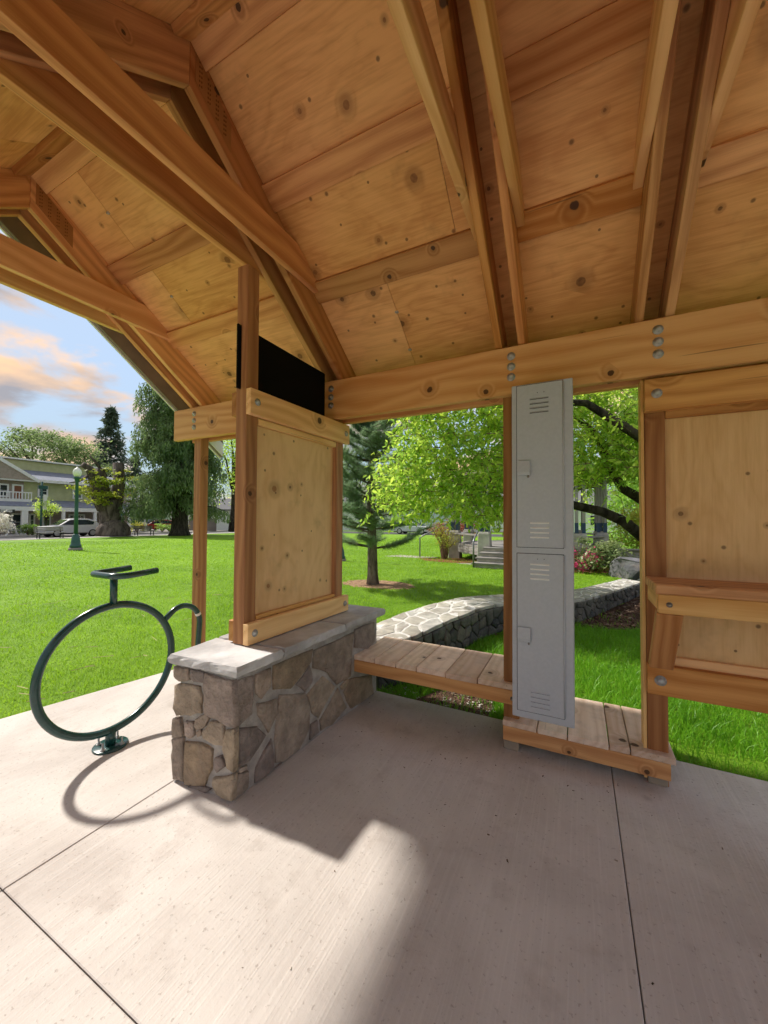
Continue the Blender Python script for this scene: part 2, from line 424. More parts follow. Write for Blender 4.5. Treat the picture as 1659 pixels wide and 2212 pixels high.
def lawn_mat():
    t = NT('mown_lawn'); g = t.obj()
    f = t.noise(g, 0.35, 6, 0.6, 0.5); h = t.noise(g, 3.0, 7, 0.7); k = t.noise(t.vec('MULTIPLY', g, (1, 1, 1)), 45.0, 4, 0.7)
    s = t.math('ADD', t.math('MULTIPLY', f, 0.35), t.math('ADD', t.math('MULTIPLY', h, 0.35), t.math('MULTIPLY', k, 0.30)))
    fl = t.noise(g, 0.09, 4, 0.6, 0.6); s = t.math('ADD', s, t.math('MULTIPLY', t.math('SUBTRACT', fl, 0.5), 0.35))
    c = t.ramp(s, [(0.32, (0.06, 0.14, 0.006)), (0.47, (0.15, 0.30, 0.014)), (0.60, (0.23, 0.42, 0.022)), (0.72, (0.33, 0.46, 0.05))])
    t.bump(t.math('ADD', t.math('MULTIPLY', h, 0.5), k), 0.9, 0.06)
    return t.set(c, 0.7, 0.15)

MAT = {}
MAT['fir'] = wood('fir_timber', (0.74, 0.375, 0.125), (0.50, 0.20, 0.05), knots=0.28)
MAT['fir_pale'] = wood('pale_fir_timber', (0.84, 0.50, 0.21), (0.66, 0.325, 0.105), knots=0.13)
MAT['fir_post'] = wood('post_timber', (0.46, 0.225, 0.09), (0.29, 0.12, 0.044), ring=34, knots=0.2)
MAT['fir_red'] = wood('reddish_fir_timber', (0.60, 0.30, 0.110), (0.38, 0.155, 0.045), knots=0.45)
MAT['cedar'] = wood('bench_timber', (0.64, 0.32, 0.115), (0.44, 0.17, 0.048), ring=30, knots=0.4)
MAT['plank'] = wood('worn_bench_plank', (0.80, 0.62, 0.48), (0.66, 0.47, 0.33), ring=30, knots=0.25, wear=0.25, rough=0.7)
MAT['foot'] = plain('weathered_footing', (0.30, 0.25, 0.19), 0.9, 0.2, bump=0.4)
MAT['ply'] = plywood('ceiling_plywood', (0.86, 0.48, 0.165), (0.60, 0.27, 0.072), knots=0.36, knot_scale=3.3)
MAT['ply_wall'] = plywood('partition_plywood', (0.87, 0.575, 0.30), (0.70, 0.41, 0.185), knots=0.42, knot_scale=4.2)
MAT['concrete'] = concrete_mat()
MAT['joint'] = plain('slab_bedding', (0.045, 0.04, 0.035), 0.95, 0.1)
MAT['lawn'] = lawn_mat()
MAT['steel'] = plain('zinc_bolt', (0.42, 0.42, 0.41), 0.6, 0.4, 0.45, var=0.25, scale=40)
MAT['bolt_dark'] = plain('dull_bolt', (0.24, 0.22, 0.20), 0.55, 0.5, 0.6, var=0.3, scale=40)
MAT['black'] = plain('black_board', (0.004, 0.004, 0.004), 0.75, 0.1)
MAT['barge'] = plain('grey_barge_paint', (0.24, 0.20, 0.165), 0.7, 0.3)
MAT['trim_white'] = plain('white_trim_paint', (0.74, 0.75, 0.74), 0.5, 0.4, var=0.05)
MAT['shingle'] = plain('roof_shingle', (0.10, 0.10, 0.11), 0.9, 0.2, scale=12, bump=0.5)
MAT['plate'] = plain('nail_plate', (0.40, 0.19, 0.06), 0.6, 0.3)
MAT['slot'] = plain('plate_tooth', (0.20, 0.095, 0.035), 0.9, 0.1)

# ------------------------------------------------------------------ ground and slab
K = 1920 / 1659
def zf(x0, y0, sc): return lambda a, b: ((x0 + sc * a) / K, (y0 + sc * b) / K)
def atp(uv, p0, n):
    d = FW + RT * ((uv[0] - CX) / F_PX) - UP * ((uv[1] - CY) / F_PX); n = Vector(n)
    return EYEP + d * ((Vector(p0) - EYEP).dot(n) / d.dot(n))

GZ = -0.05
lawn = add('lawn', [(-36.3, -60, GZ), (120, -60, GZ), (120, 140, GZ), (-36.3, 140, GZ)], [(0, 1, 2, 3)], MAT['lawn'], origin=(0, 0, GZ))
tag(lawn, kind='structure')

slab = bpy.data.objects.new('concrete_slab', None); link(slab, Matrix.Identity(4), None)
tag(slab, 'broom finished concrete slab under the shelter, extended out of view to bounce sunlight', kind='structure')
add('slab_bedding', [(-5.9, -9.0, -0.03), (7.0, -9.0, -0.03), (7.0, 3.0, -0.03), (-3.55, 3.0, -0.03)], [(0, 1, 2, 3)], MAT['joint'], slab)
def slab_left(y): return -3.875 + 0.204 * (y - 1.3)
def slab_panel(x0, x1, y0, y1, left=False):
    g = 0.002
    a0, a1 = (slab_left(y0), slab_left(y1)) if left else (x0 + g, x0 + g)
    p = [(a0, y0 + g, 0), (x1 - g, y0 + g, 0), (x1 - g, y1 - g, 0), (a1, y1 - g, 0)]
    v = p + [(a, b, -0.12) for a, b, c in p]
    f = [(0, 1, 2, 3), (7, 6, 5, 4)] + [(i, (i + 1) % 4, (i + 1) % 4 + 4, i + 4) for i in range(4)]
    o = add('slab_panel', v, f, MAT['concrete'], slab, origin=(0, 0, 0), bevel=0.0035)
ys = [-9.0, -6.8, -4.9, -3.0, -1.2, 0.722, 3.03]; xs = [-2.085, 0.17, 2.45]  # paving beyond the view is added to bounce sunlight up under the roof
for j in range(6):
    slab_panel(0, -2.085, ys[j], ys[j + 1], True)
    slab_panel(-2.085, 0.17, ys[j], ys[j + 1]); slab_panel(0.17, 2.45, ys[j], ys[j + 1]); slab_panel(2.45, 4.75, ys[j], ys[j + 1]); slab_panel(4.75, 7.05, ys[j], ys[j + 1])

# ------------------------------------------------------------------ the timber shelter
sh = thing('timber_shelter', 'open timber shelter with plywood gable roof on paired rafters and bolted posts', 'shelter', (-1.85, 2.75, 0))
RY, RZ, SL = 1.25, 3.99, 0.724
def deck(y): return RZ - SL * abs(y - RY)
TX = [-3.57, -1.855, -0.407, 0.400, 1.90]
XL, XR = -3.99, 2.6
PY0, PY1 = 2.70, 2.80

def bolt_head(x, z, y, parent, r=0.028, mat='steel', name='bolt'):
    prof = [(r, 0.0), (r, -0.004), (r * 0.62, -0.006), (r * 0.60, -0.014), (r * 0.35, -0.019), (0.002, -0.020)]
    return lathe(name, prof, (x, y, z), MAT[mat], parent, 14, 'Y')
def bolt_side(y, z, x, parent, r=0.026):
    prof = [(r, 0.0), (r, 0.004), (r * 0.6, 0.006), (r * 0.58, 0.012), (r * 0.3, 0.016), (0.002, 0.0165)]
    return lathe('bolt', prof, (x, y, z), MAT['steel'], parent, 14, 'X')

# header beams either side of the posts, back eave and front eave
for yb, front in ((2.645, True), (2.80, False), (-0.355, False), (-0.20, False)):
    b = box('header_beam', (-3.885 + (0 if front else 0.09), yb, 2.345), (2.4, yb + 0.055, 2.668), MAT['fir_pale'] if front else MAT['fir'], sh, 0.004)
    if front:
        for x0 in TX:
            for k in (-1, 0, 1): bolt_head(x0 + 0.012, 2.531 + 0.070 * k, yb + 0.0005, b, 0.027, 'bolt_dark' if x0 > -2.5 and x0 < -1 else 'steel')
for i, x0 in enumerate(TX):
    zb = 0.70 if i == 1 else -0.04
    xc = {0: -3.575, 1: -1.868}.get(i, x0)
    box('post', (xc - 0.05, PY0, zb), (xc + 0.05, PY1, 2.70), MAT['fir_post'], sh, 0.005)
    if i != 1: box('post', (xc - 0.05, -0.30, 0.0), (xc + 0.05, -0.20, 2.70), MAT['fir_post'], sh, 0.005)
box('post', (-1.946, 1.74, 0.725), (-1.852, 1.84, 3.125), MAT['fir_post'], sh, 0.005)
pb = box('post_base', (-1.94, 1.745, 0.715), (-1.858, 1.835, 0.726), MAT['bolt_dark'], sh, 0.001)

# trusses: paired rafters, collar ties on their outer faces
RD = 0.272
def slope_pt(y, dz): return (0, y, deck(y) - dz)
for i, x0 in enumerate(TX):
    for s in (-1, 1):
        xa = x0 + s * 0.052; w = 0.045 * s
        # far slope rafter
        for sg in (1, -1):
            ye = RY + sg * 1.70
            poly = [(xa, RY, RZ - 0.001), (xa, ye, deck(ye) - 0.001), (xa, ye, deck(ye) - RD), (xa, RY, RZ - RD)]
            if sg < 0: poly = [(p[0], p[1] - 0.0015, p[2]) for p in poly]
            prism('rafter', poly, (w, 0, 0), MAT['fir'] if (i + s) % 2 else MAT['fir_red'], sh, axis=(0, 1, -SL * sg), bevel=0.003)
        xt = x0 + s * 0.0985
        zc0, zc1 = 3.195, 3.405
        def yat(z): return (RZ - z) / SL
        h0, h1 = yat(zc0) - 0.03, yat(zc1) - 0.015
        poly = [(xt, RY - h0, zc0), (xt, RY + h0, zc0), (xt, RY + h0 + 0.0, zc0 + 0.05), (xt, RY + h1, zc1), (xt, RY - h1, zc1), (xt, RY - h0, zc0 + 0.05)]
        prism('collar_tie', poly, (0.045 * s, 0, 0), MAT['fir_pale'] if i != 1 else MAT['fir'], sh, axis=(0, 1, 0), bevel=0.003)
        # perforated nail plate at the peak, on the face towards the camera side
        if s == 1 and i < 2:
            xf = xa + w + 0.0015
            for sg in (1,):
                pl = [(xf, RY + 0.03, RZ - 0.06), (xf, RY + 0.26, deck(RY + 0.26) - 0.05), (xf, RY + 0.26, deck(RY + 0.26) - 0.21), (xf, RY + 0.03, RZ - 0.22)]
                np_ = prism('nail_plate', pl, (0.002, 0, 0), MAT['plate'], sh, axis=(0, 1, -SL), bevel=0)
                sl = []
                for a in range(4):
                    for b_ in range(11):
                        yy = RY + 0.05 + a * 0.052 + (b_ % 2) * 0.012; zz = deck(yy) - 0.065 - b_ * 0.0125
                        sl.append(((xf + 0.0022, yy, zz), (xf + 0.0045, yy + 0.006, zz + 0.009)))
                vs, fs = [], []
                for (p0, p1) in sl:
                    o_ = len(vs)
                    vs += [(x, y, z) for x in (p0[0], p1[0]) for y in (p0[1], p1[1]) for z in (p0[2], p1[2])]
                    fs += [tuple(q + o_ for q in ff) for ff in BF]
                tag(add('plate_teeth', vs, fs, MAT['slot'], np_), kind='stuff')

# plywood deck sheets
def sheet(x0, x1, y0, y1, th=0.012):
    g = 0.0015; x0 += g; x1 -= g; y0 += g; y1 -= g
    lo = [(x0, y0, deck(y0)), (x1, y0, deck(y0)), (x1, y1, deck(y1)), (x0, y1, deck(y1))]
    prism('plywood_sheet', lo, (0, 0, th), MAT['ply'], sh, axis=(1, 0, 0), bevel=0, up=(0, SL if y0 >= RY - 0.01 else -SL, 1))
rows = [(RY, 1.83, [-3.09, -0.65, 1.79]), (1.83, 2.315, [-3.085, -0.66, 1.78]), (2.315, 3.25, [-3.63, -1.193, 1.245]),
        (0.67, RY, [-3.09, -0.65, 1.79]), (0.185, 0.67, [-2.4, 0.1]), (-0.75, 0.185, [-3.09, -0.65, 1.79])]
for y0, y1, cuts in rows:
    c = [XL] + [q for q in cuts if XL < q < XR] + [XR]
    for a, b in zip(c, c[1:]): sheet(a, b, y0, y1)
for sg in (1, -1):                                       # roof covering above the sheets
    ye = RY + sg * 2.02
    p = [(XL - 0.02, RY, RZ + 0.02), (XR, RY, RZ + 0.02), (XR, ye, deck(ye) + 0.02), (XL - 0.02, ye, deck(ye) + 0.02)]
    prism('roof_covering', p, (0, 0, 0.02), MAT['shingle'], sh, axis=(1, 0, 0), bevel=0)
for (cx_, cy_) in ((-1.193, 2.55), (-1.193, 2.80), (-3.09, 1.56), (-3.085, 2.06)):
    box('panel_clip', (cx_ - 0.012, cy_ - 0.008, deck(cy_) - 0.006), (cx_ + 0.012, cy_ + 0.008, deck(cy_) + 0.006), MAT['steel'], sh, 0)
# flat blocking boards between the trusses (over the sheet joints) and beside the ridge
PT = 0.036
for y0, y1 in ((1.252, 1.36), (1.766, 1.885), (2.253, 2.372), (1.14, 1.248), (0.615, 0.734), (0.128, 0.247)):
    edges = [XL + 0.05] + TX + [XR]
    for i in range(len(edges) - 1):
        a = edges[i] + (0.098 if i > 0 else 0); b = edges[i + 1] - (0.098 if i < len(edges) - 2 else 0)
        lo = [(a, y0, deck(y0) - 0.0012), (b, y0, deck(y0) - 0.0012), (b, y1, deck(y1) - 0.0012), (a, y1, deck(y1) - 0.0012)]
        sgn = 1 if y0 > RY else -1
        nrm = Vector((0, -SL * sgn, -1)).normalized() * PT
        prism('blocking_board', lo, nrm, MAT['fir'] if (i + int(y0 * 10)) % 3 else MAT['fir_red'], sh, axis=(1, 0, 0), bevel=0.002, up=(0, SL * sgn, 1))
# eave fascia
for sg in (1, -1):
    ye = RY + sg * 2.0
    box('eave_fascia', (XL, min(ye, ye + sg * 0.02), deck(ye) - 0.03), (XR, max(ye, ye + sg * 0.02), deck(ye) + 0.03), MAT['trim_white'], sh, 0.002)
# barge boards at the gable ends with a pale drip trim
for xb in (-4.03, 2.60):
    for sg in (1, -1):
        yt = RY + sg * 2.13
        poly = [(xb, RY, RZ + 0.05), (xb, yt, deck(yt) + 0.05), (xb, yt, deck(yt) - 0.16), (xb, RY, RZ - 0.17)]
        if sg < 0: poly = [(p[0], p[1] - 0.001, p[2]) for p in poly]
        bb = prism('barge_board', poly, (0.036, 0, 0), MAT['barge'], sh, axis=(0, 1, -SL * sg), bevel=0.002)
        q = [(xb - 0.022, RY, RZ + 0.055), (xb - 0.022, yt, deck(yt) + 0.055), (xb - 0.022, yt, deck(yt) - 0.178), (xb - 0.022, RY, RZ - 0.188)]
        if sg < 0: q = [(p[0], p[1] - 0.001, p[2]) for p in q]
        prism('barge_trim', q, (0.021, 0, 0), MAT['trim_white'], bb, axis=(0, 1, -SL * sg), bevel=0.001)

prism('barge_tail', [(-3.9935, 3.06, deck(3.06) - 0.01), (-3.9935, 3.37, deck(3.37) + 0.0), (-3.9935, 3.37, deck(3.37) - 0.155), (-3.9935, 3.06, deck(3.06) - 0.155)], (0.012, 0, 0), MAT['trim_white'], sh, axis=(0, 1, -SL), bevel=0.001)
# left partition between near post and far post (slightly turned)
na, nb = Vector((-1.831, 1.735, 0)), Vector((-1.797, 2.835, 0))
ax = (nb - na).normalized(); px = Vector((ax.y, -ax.x, 0))       # towards +X
def prail(z0, z1, off, w, name, mat, t0=0.0, t1=0.0):
    a = na + ax * t0 + px * off; b = nb - ax * t1 + px * off; zc = (z0 + z1) / 2
    return bar(name, a + Vector((0, 0, zc)), b + Vector((0, 0, zc)), w, z1 - z0, MAT[mat], sh)
r_top = prail(2.163, 2.325, 0.0, 0.043, 'partition_rail', 'fir_pale')
r_bot = prail(0.728, 0.858, 0.0, 0.043, 'partition_rail', 'fir_pale')
prail(2.168, 2.320, -0.142, 0.043, 'partition_rail', 'fir_red', 0.01); prail(0.732, 0.862, -0.142, 0.043, 'partition_rail', 'fir_red', 0.01)
for r_, z in ((r_top, 2.245), (r_bot, 0.795)):
    for t in (0.055, 1.045):
        q = na + ax * t + px * 0.0222
        bolt_side(q.y, z, q.x, r_, 0.023)
a, b = na + ax * 0.106 + px * -0.071, nb - ax * 0.135 + px * -0.071
prism('partition_sheet', [a + Vector((0, 0, 0.80)), b + Vector((0, 0, 0.80)), b + Vector((0, 0, 2.27)), a + Vector((0, 0, 2.27))], px * 0.012, MAT['ply_wall'], sh, axis=(0, 0, 1), bevel=0.001)
for z0, z1 in ((2.118, 2.162), (0.86, 0.885)):
    prail(z0, z1, -0.040, 0.034, 'trim_strip', 'fir_pale', 0.108, 0.137)

# right partition on the eave wall
PX0 = 0.347
rt = box('partition_rail', (PX0, 2.655, 2.140), (1.95, 2.699, 2.326), MAT['fir'], sh); bolt_head(0.405, 2.238, 2.655, rt, 0.027)
rb = box('partition_rail', (PX0, 2.655, 0.524), (1.95, 2.699, 0.690), MAT['fir'], sh); bolt_head(0.408, 0.607, 2.655, rb, 0.029)
box('partition_sheet', (0.452, 2.728, 0.60), (1.848, 2.740, 2.30), MAT['ply_wall'], sh, 0.001, axis=(0, 0, 1))
box('trim_strip', (0.452, 2.700, 0.66), (1.848, 2.7275, 0.735), MAT['fir_pale'], sh)
box('trim_strip', (0.452, 2.700, 2.10), (1.848, 2.7275, 2.145), MAT['fir_red'], sh)
bm_ = box('edge_strip', (PX0 - 0.016, 2.702, 0.02), (PX0 + 0.001, 2.795, 2.34), MAT['fir_pale'], sh, 0.002)

# lean-on ledge carried by slanted braces
led = thing('leaning_ledge', 'sloped-brace timber ledge fixed across the right plywood partition', 'ledge', (1.1, 2.5, 1.04))
box('ledge_board', (PX0 - 0.006, 2.322, 1.142), (1.95, 2.654, 1.190), MAT['fir_red'], led, 0.006)
ap = box('apron_board', (PX0 + 0.006, 2.336, 1.046), (1.94, 2.376, 1.1405), MAT['fir_pale'], led)
bolt_head(0.398, 1.092, 2.336, ap, 0.013, 'bolt_dark')
for xx in (PX0 + 0.002, 1.80):
    bar('brace', (xx + 0.055, 2.622, 0.700), (xx + 0.055, 2.372, 1.050), 0.11, 0.042, MAT['fir_red'], led, up=(0, 1, 0.7))
    box('bearer', (xx + 0.002, 2.378, 1.060), (xx + 0.040, 2.654, 1.1415), MAT['fir'], led)

# black board hung high between the posts of the left partition
bk = box('black_board', (-1.916, 1.712, 2.330), (-1.902, 2.640, 2.738), MAT['black'], None, 0.002)
for o in (bk,): tag(o, 'plain matt black board mounted high beside the left partition posts', 'board')

# ------------------------------------------------------------------ stone pier
MAT['pier_stone'] = stone('ledge_stone', [(0.30, 0.23, 0.155), (0.36, 0.30, 0.265), (0.47, 0.375, 0.265), (0.24, 0.20, 0.185), (0.42, 0.34, 0.29), (0.33, 0.245, 0.155)], bump=1.0)
MAT['mortar'] = plain('grey_mortar', (0.40, 0.37, 0.34), 0.95, 0.1, var=0.2, scale=14, bump=0.9)
MAT['cap'] = stone('sawn_capstone', [(0.55, 0.545, 0.55), (0.50, 0.495, 0.50)], scale=3, bump=0.18)
pier = thing('stone_pier', 'low fieldstone pier with pale slab cap under the left partition', 'pier', (-1.85, 2.2, 0))
NL, NR, FR, FL = Vector((-2.070, 1.468, 0)), Vector((-1.655, 1.490, 0)), Vector((-1.590, 3.02, 0)), Vector((-2.16, 3.02, 0))
zt = 0.667
cc = [NL, NR, FR, FL]
def inset(poly, d):
    c = sum(poly, Vector()) / len(poly)
    return [p + (c - p).normalized() * d for p in poly]
ic = inset(cc, 0.003)
core = []
add('mortar_core', [(p.x, p.y, -0.05) for p in ic] + [(p.x, p.y, zt) for p in ic],
    [(3, 2, 1, 0), (4, 5, 6, 7)] + [(i, (i + 1) % 4, (i + 1) % 4 + 4, i + 4) for i in range(4)], MAT['mortar'], pier, bevel=0.01)
def rock(name, poly, n, h, mat, parent, jit=0.006, back=0.02, rr=rnd, grow=1.035):
    """flat-faced stone: outline poly (world points in a plane with normal n), standing h proud"""
    n = Vector(n).normalized(); pts = []
    m = len(poly)
    for i in range(m):
        a, b = Vector(poly[i]), Vector(poly[(i + 1) % m])
        pts.append(a); L = (b - a).length
        k = 1 if L > 0.05 else 0
        for q in range(k): pts.append(a.lerp(b, 0.5) + Vector((rr.uniform(-1, 1), rr.uniform(-1, 1), rr.uniform(-1, 1))) * min(jit, L * 0.06))
    c = sum(pts, Vector()) / len(pts); M_ = len(pts)
    pts = [c + (p - c) * grow for p in pts]
    vs = [p - n * back for p in pts]
    rings = ((0.995, 0.45), (0.95, 0.86), (0.80, 1.0))
    for sc, hh in rings:
        vs += [c + (p - c) * sc + n * (h * hh + rr.uniform(-0.16, 0.16) * h) for p in pts]
    vs += [c + (p - c) * 0.42 + n * (h * (1.05 + rr.uniform(-0.22, 0.22))) for p in pts]
    vs.append(c + n * h * 1.05)
    fs = []
    for r_ in range(4):
        for i in range(M_):
            j = (i + 1) % M_; fs.append((r_ * M_ + i, r_ * M_ + j, (r_ + 1) * M_ + j, (r_ + 1) * M_ + i))
    fs += [(4 * M_ + i, 4 * M_ + (i + 1) % M_, 5 * M_) for i in range(M_)]
    return add(name, vs, fs, mat, parent, smooth=True)
zp = zf(420, 1560, 540 / 1659)
FST = [[(55, 322), (165, 338), (175, 428), (100, 436), (55, 400)], [(180, 345), (283, 370), (288, 448), (205, 440), (174, 400)],
 [(296, 378), (505, 440), (522, 785), (440, 757), (335, 708), (292, 680), (288, 500)], [(60, 470), (110, 457), (248, 480), (268, 560), (263, 680), (180, 698), (78, 698), (50, 640)],
 [(48, 722), (108, 716), (132, 855), (90, 862), (46, 866)], [(142, 742), (200, 747), (213, 848), (180, 874), (143, 848)], [(217, 730), (298, 684), (328, 720), (298, 778), (232, 812), (210, 780)],
 [(335, 742), (438, 752), (438, 928), (370, 922), (284, 868), (274, 822)], [(46, 876), (130, 868), (134, 1000), (128, 1198), (58, 1180), (44, 1000)],
 [(142, 902), (258, 912), (347, 962), (342, 1110), (290, 1228), (142, 1222), (133, 1160)], [(370, 1022), (418, 1004), (447, 1090), (390, 1132), (363, 1090)],
 [(455, 812), (522, 800), (516, 1130), (468, 1098), (434, 950)], [(362, 1172), (512, 1150), (500, 1350), (385, 1296), (352, 1230)], [(228, 822), (262, 800), (268, 850), (240, 862)], [(150, 1238), (280, 1240), (340, 1262), (300, 1290)]]
fn = Vector((NR.y - NL.y, -(NR.x - NL.x), 0)).normalized()
for q in FST: rock('stone', [atp(zp(*p), NL, fn) for p in q], fn, rnd.uniform(0.012, 0.022), MAT['pier_stone'], pier)
RST = [[(530, 440), (652, 398), (648, 590), (638, 690), (533, 785)], [(667, 392), (783, 338), (778, 480), (710, 570), (668, 530)], [(808, 322), (1108, 194), (1092, 290), (938, 492), (808, 498)],
 [(1084, 320), (1102, 440), (1050, 520), (980, 465)], [(1122, 204), (1418, 66), (1392, 398), (1290, 460), (1217, 368), (1112, 338)], [(1432, 44), (1580, -14), (1582, 138), (1530, 188), (1427, 178)],
 [(682, 612), (828, 574), (832, 680), (765, 830), (688, 700)], [(853, 553), (1048, 533), (1077, 620), (1077, 800), (1000, 996), (880, 1084), (823, 1056), (818, 900)],
 [(1068, 542), (1185, 404), (1276, 480), (1150, 714), (1102, 678)], [(1163, 740), (1300, 494), (1366, 640), (1250, 776), (1172, 815)], [(1084, 886), (1093, 772), (1138, 738), (1148, 828)],
 [(535, 803), (678, 788), (742, 850), (620, 1046), (537, 1096)], [(663, 1232), (672, 1100), (788, 884), (803, 1108), (760, 1186)], [(525, 1152), (608, 1124), (603, 1255), (512, 1345)],
 [(1322, 480), (1368, 414), (1378, 440), (1332, 506)], [(1392, 424), (1556, 392), (1572, 538), (1450, 616), (1402, 644), (1348, 522)], [(830, 1092), (868, 1092), (812, 1160)], [(540, 1110), (600, 1080), (596, 1118), (540, 1140)]]
rn = Vector((FR.y - NR.y, -(FR.x - NR.x), 0)).normalized()
for q in RST:
    P_ = [atp(zp(*p), NR, rn) for p in q]
    P_ = [Vector((p.x, p.y, max(0.012, min(0.655, p.z)))) for p in P_]
    rock('stone', P_, rn, rnd.uniform(0.010, 0.020), MAT['pier_stone'], pier)
# stones on the faces turned away: west and north
def face_stones(A, B, parent, mat, z0=0.02, z1=0.645, step=0.22):
    L = (B - A).length; n = Vector(((B - A).y, -(B - A).x, 0)).normalized(); d = (B - A).normalized()
    s = 0.01
    while s < L - 0.08:
        w = min(rnd.uniform(0.7, 1.2) * step, L - s - 0.01); z = z0
        while z < z1 - 0.06:
            hgt = min(rnd.uniform(0.6, 1.2) * step, z1 - z); g = 0.012; j = lambda: rnd.uniform(-0.015, 0.015)
            q = [(s + g + j(), z + g), (s + w - g, z + g + j()), (s + w - g + j(), z + hgt - g), (s + g, z + hgt - g + j())]
            rock('stone', [A + d * a_ + Vector((0, 0, b_)) for a_, b_ in q], n, rnd.uniform(0.012, 0.022), mat, parent)
            z += hgt
        s += w
face_stones(FR, FL, pier, MAT['pier_stone']); face_stones(FL, NL, pier, MAT['pier_stone'], step=0.28)
# cap slabs with a rough-split edge
CN = [Vector((-2.128, 1.436, 0)), Vector((-1.603, 1.466, 0)), Vector((-1.536, 3.075, 0)), Vector((-2.235, 3.075, 0))]
def lerp_edge(t): return CN[0].lerp(CN[3], t), CN[1].lerp(CN[2], t)
for t0, t1 in ((0.0, 0.215), (0.219, 0.62), (0.624, 1.0)):
    (a, b), (d, c) = lerp_edge(t0), lerp_edge(t1)
    loop = []
    for p, q in ((a, b), (b, c), (c, d), (d, a)):
        m = max(2, int((q - p).length / 0.04))
        loop += [p.lerp(q, k / m) for k in range(m)]
    ctr = (a + b + c + d) / 4; n_ = len(loop); vs = []
    for lev, zz in enumerate((0.667, 0.680, 0.700, 0.714, 0.720)):
        for k, p in enumerate(loop):
            edge = (p - ctr).normalized()
            w = (rnd.uniform(-0.010, 0.004) if lev in (1, 2) else rnd.uniform(-0.006, 0.0) - (0.006 if lev == 3 else 0.012 if lev == 4 else 0.008))
            q_ = p + edge * w
            vs.append((q_.x, q_.y, zz + (rnd.uniform(-0.0025, 0.0025) if lev < 4 else 0)))
    fs = [tuple(range(n_ - 1, -1, -1)), tuple(range(4 * n_, 5 * n_))]
    for lev in range(4): fs += [(lev * n_ + k, lev * n_ + (k + 1) % n_, (lev + 1) * n_ + (k + 1) % n_, (lev + 1) * n_ + k) for k in range(n_)]
    add('cap_slab', vs, fs, MAT['cap'], pier)

# ------------------------------------------------------------------ benches
def bench(name, label, z, xedges, y0, y1, x_end, legs, overh=0.0):
    t = thing(name, label, 'bench', ((xedges[0] + xedges[-1]) / 2, (y0 + y1) / 2, 0 if legs else 0.26))
    for i, (a, b) in enumerate(zip(xedges, xedges[1:])):
        j = rnd.uniform(-0.006, 0.006)
        box('plank', (a + 0.003, y0 + j, z - 0.038 + 0.0005), (b - 0.003, y1 + j * 0.5, z), MAT['plank'], t, 0.004, axis=(0, 1, 0))
    f_ = box('apron_board', (xedges[0] + 0.004, y0 + 0.006, z - 0.132), (x_end, y0 + 0.046, z - 0.0385), MAT['cedar'], t)
    box('apron_board', (xedges[0] + 0.004, y1 - 0.05, z - 0.132), (x_end, y1 - 0.010, z - 0.0385), MAT['cedar'], t)
    for (lx, ly) in legs: box('leg', (lx - 0.048, ly, -0.0005), (lx + 0.048, ly + 0.10, z - 0.1325), MAT['foot'], t, 0.006)
    return t, f_
zb = 0.425; zl = zf(900, 1440, 420 / 1659)
xe = [at(*zl(*p), z=zb).x for p in ((0, 785), (160, 803), (360, 850), (560, 890), (850, 945), (1165, 1000))]
xe = [-1.618] + xe[1:] + [-0.360]
t, f_ = bench('wooden_bench', 'orange plank bench spanning from the stone pier to the middle post', zb, xe, 2.652, 3.215, -0.362, [])
bolt_head(-0.395, 0.335, 2.658, f_, 0.013, 'bolt_dark')
zr_ = zf(1230, 1560, 490 / 1659); zb = 0.190
xe = [-0.458] + [at(*zr_(*p), z=zb).x for p in ((385, 850), (640, 895), (985, 970), (1165, 1020))] + [0.478]
bench('low_wooden_bench', 'low step-height plank bench on two stub legs beneath the grey locker', zb, xe, 2.648, 3.235, 0.452, [(-0.403, 2.655), (0.397, 2.69)])

# ------------------------------------------------------------------ locker
t = NT('grey_locker_paint'); o_ = t.obj(); f_ = t.noise(o_, 60, 3)
MAT['locker'] = t.set(t.mix(t.step(f_, 0.3, 0.7), (0.43, 0.45, 0.49), (0.46, 0.48, 0.52)), 0.5, 0.4)
MAT['locker_gap'] = plain('locker_gap', (0.05, 0.05, 0.055), 0.8, 0.2)
MAT['slot_light'] = plain('louvre_slot_light', (0.82, 0.82, 0.80), 0.35, 0.5)  # pale colour stands in for light showing through the middle slots
LY, LB = 2.42, 2.640
lk = thing('tall_locker', 'tall grey two-door metal locker fixed in front of the middle post', 'locker', (-0.19, 2.53, 0.335))
p0, p1 = at(1105.5, 830, y=LY), at(1241.5, 1577, y=LY)
LX0, LX1 = at(1106, 1200, y=LY).x, at(1239, 1200, y=LY).x
LZ0, LZ1 = at(1107, 1545, y=LY).z, at(1170, 825, y=LY).z
body = box('cabinet', (LX0, LY, LZ0), (LX1, LB, LZ1), MAT['locker'], lk, 0.004, axis=(0, 0, 1))
za, zb_ = zf(1270, 940, 180 / 866), zf(1270, 1380, 180 / 866)
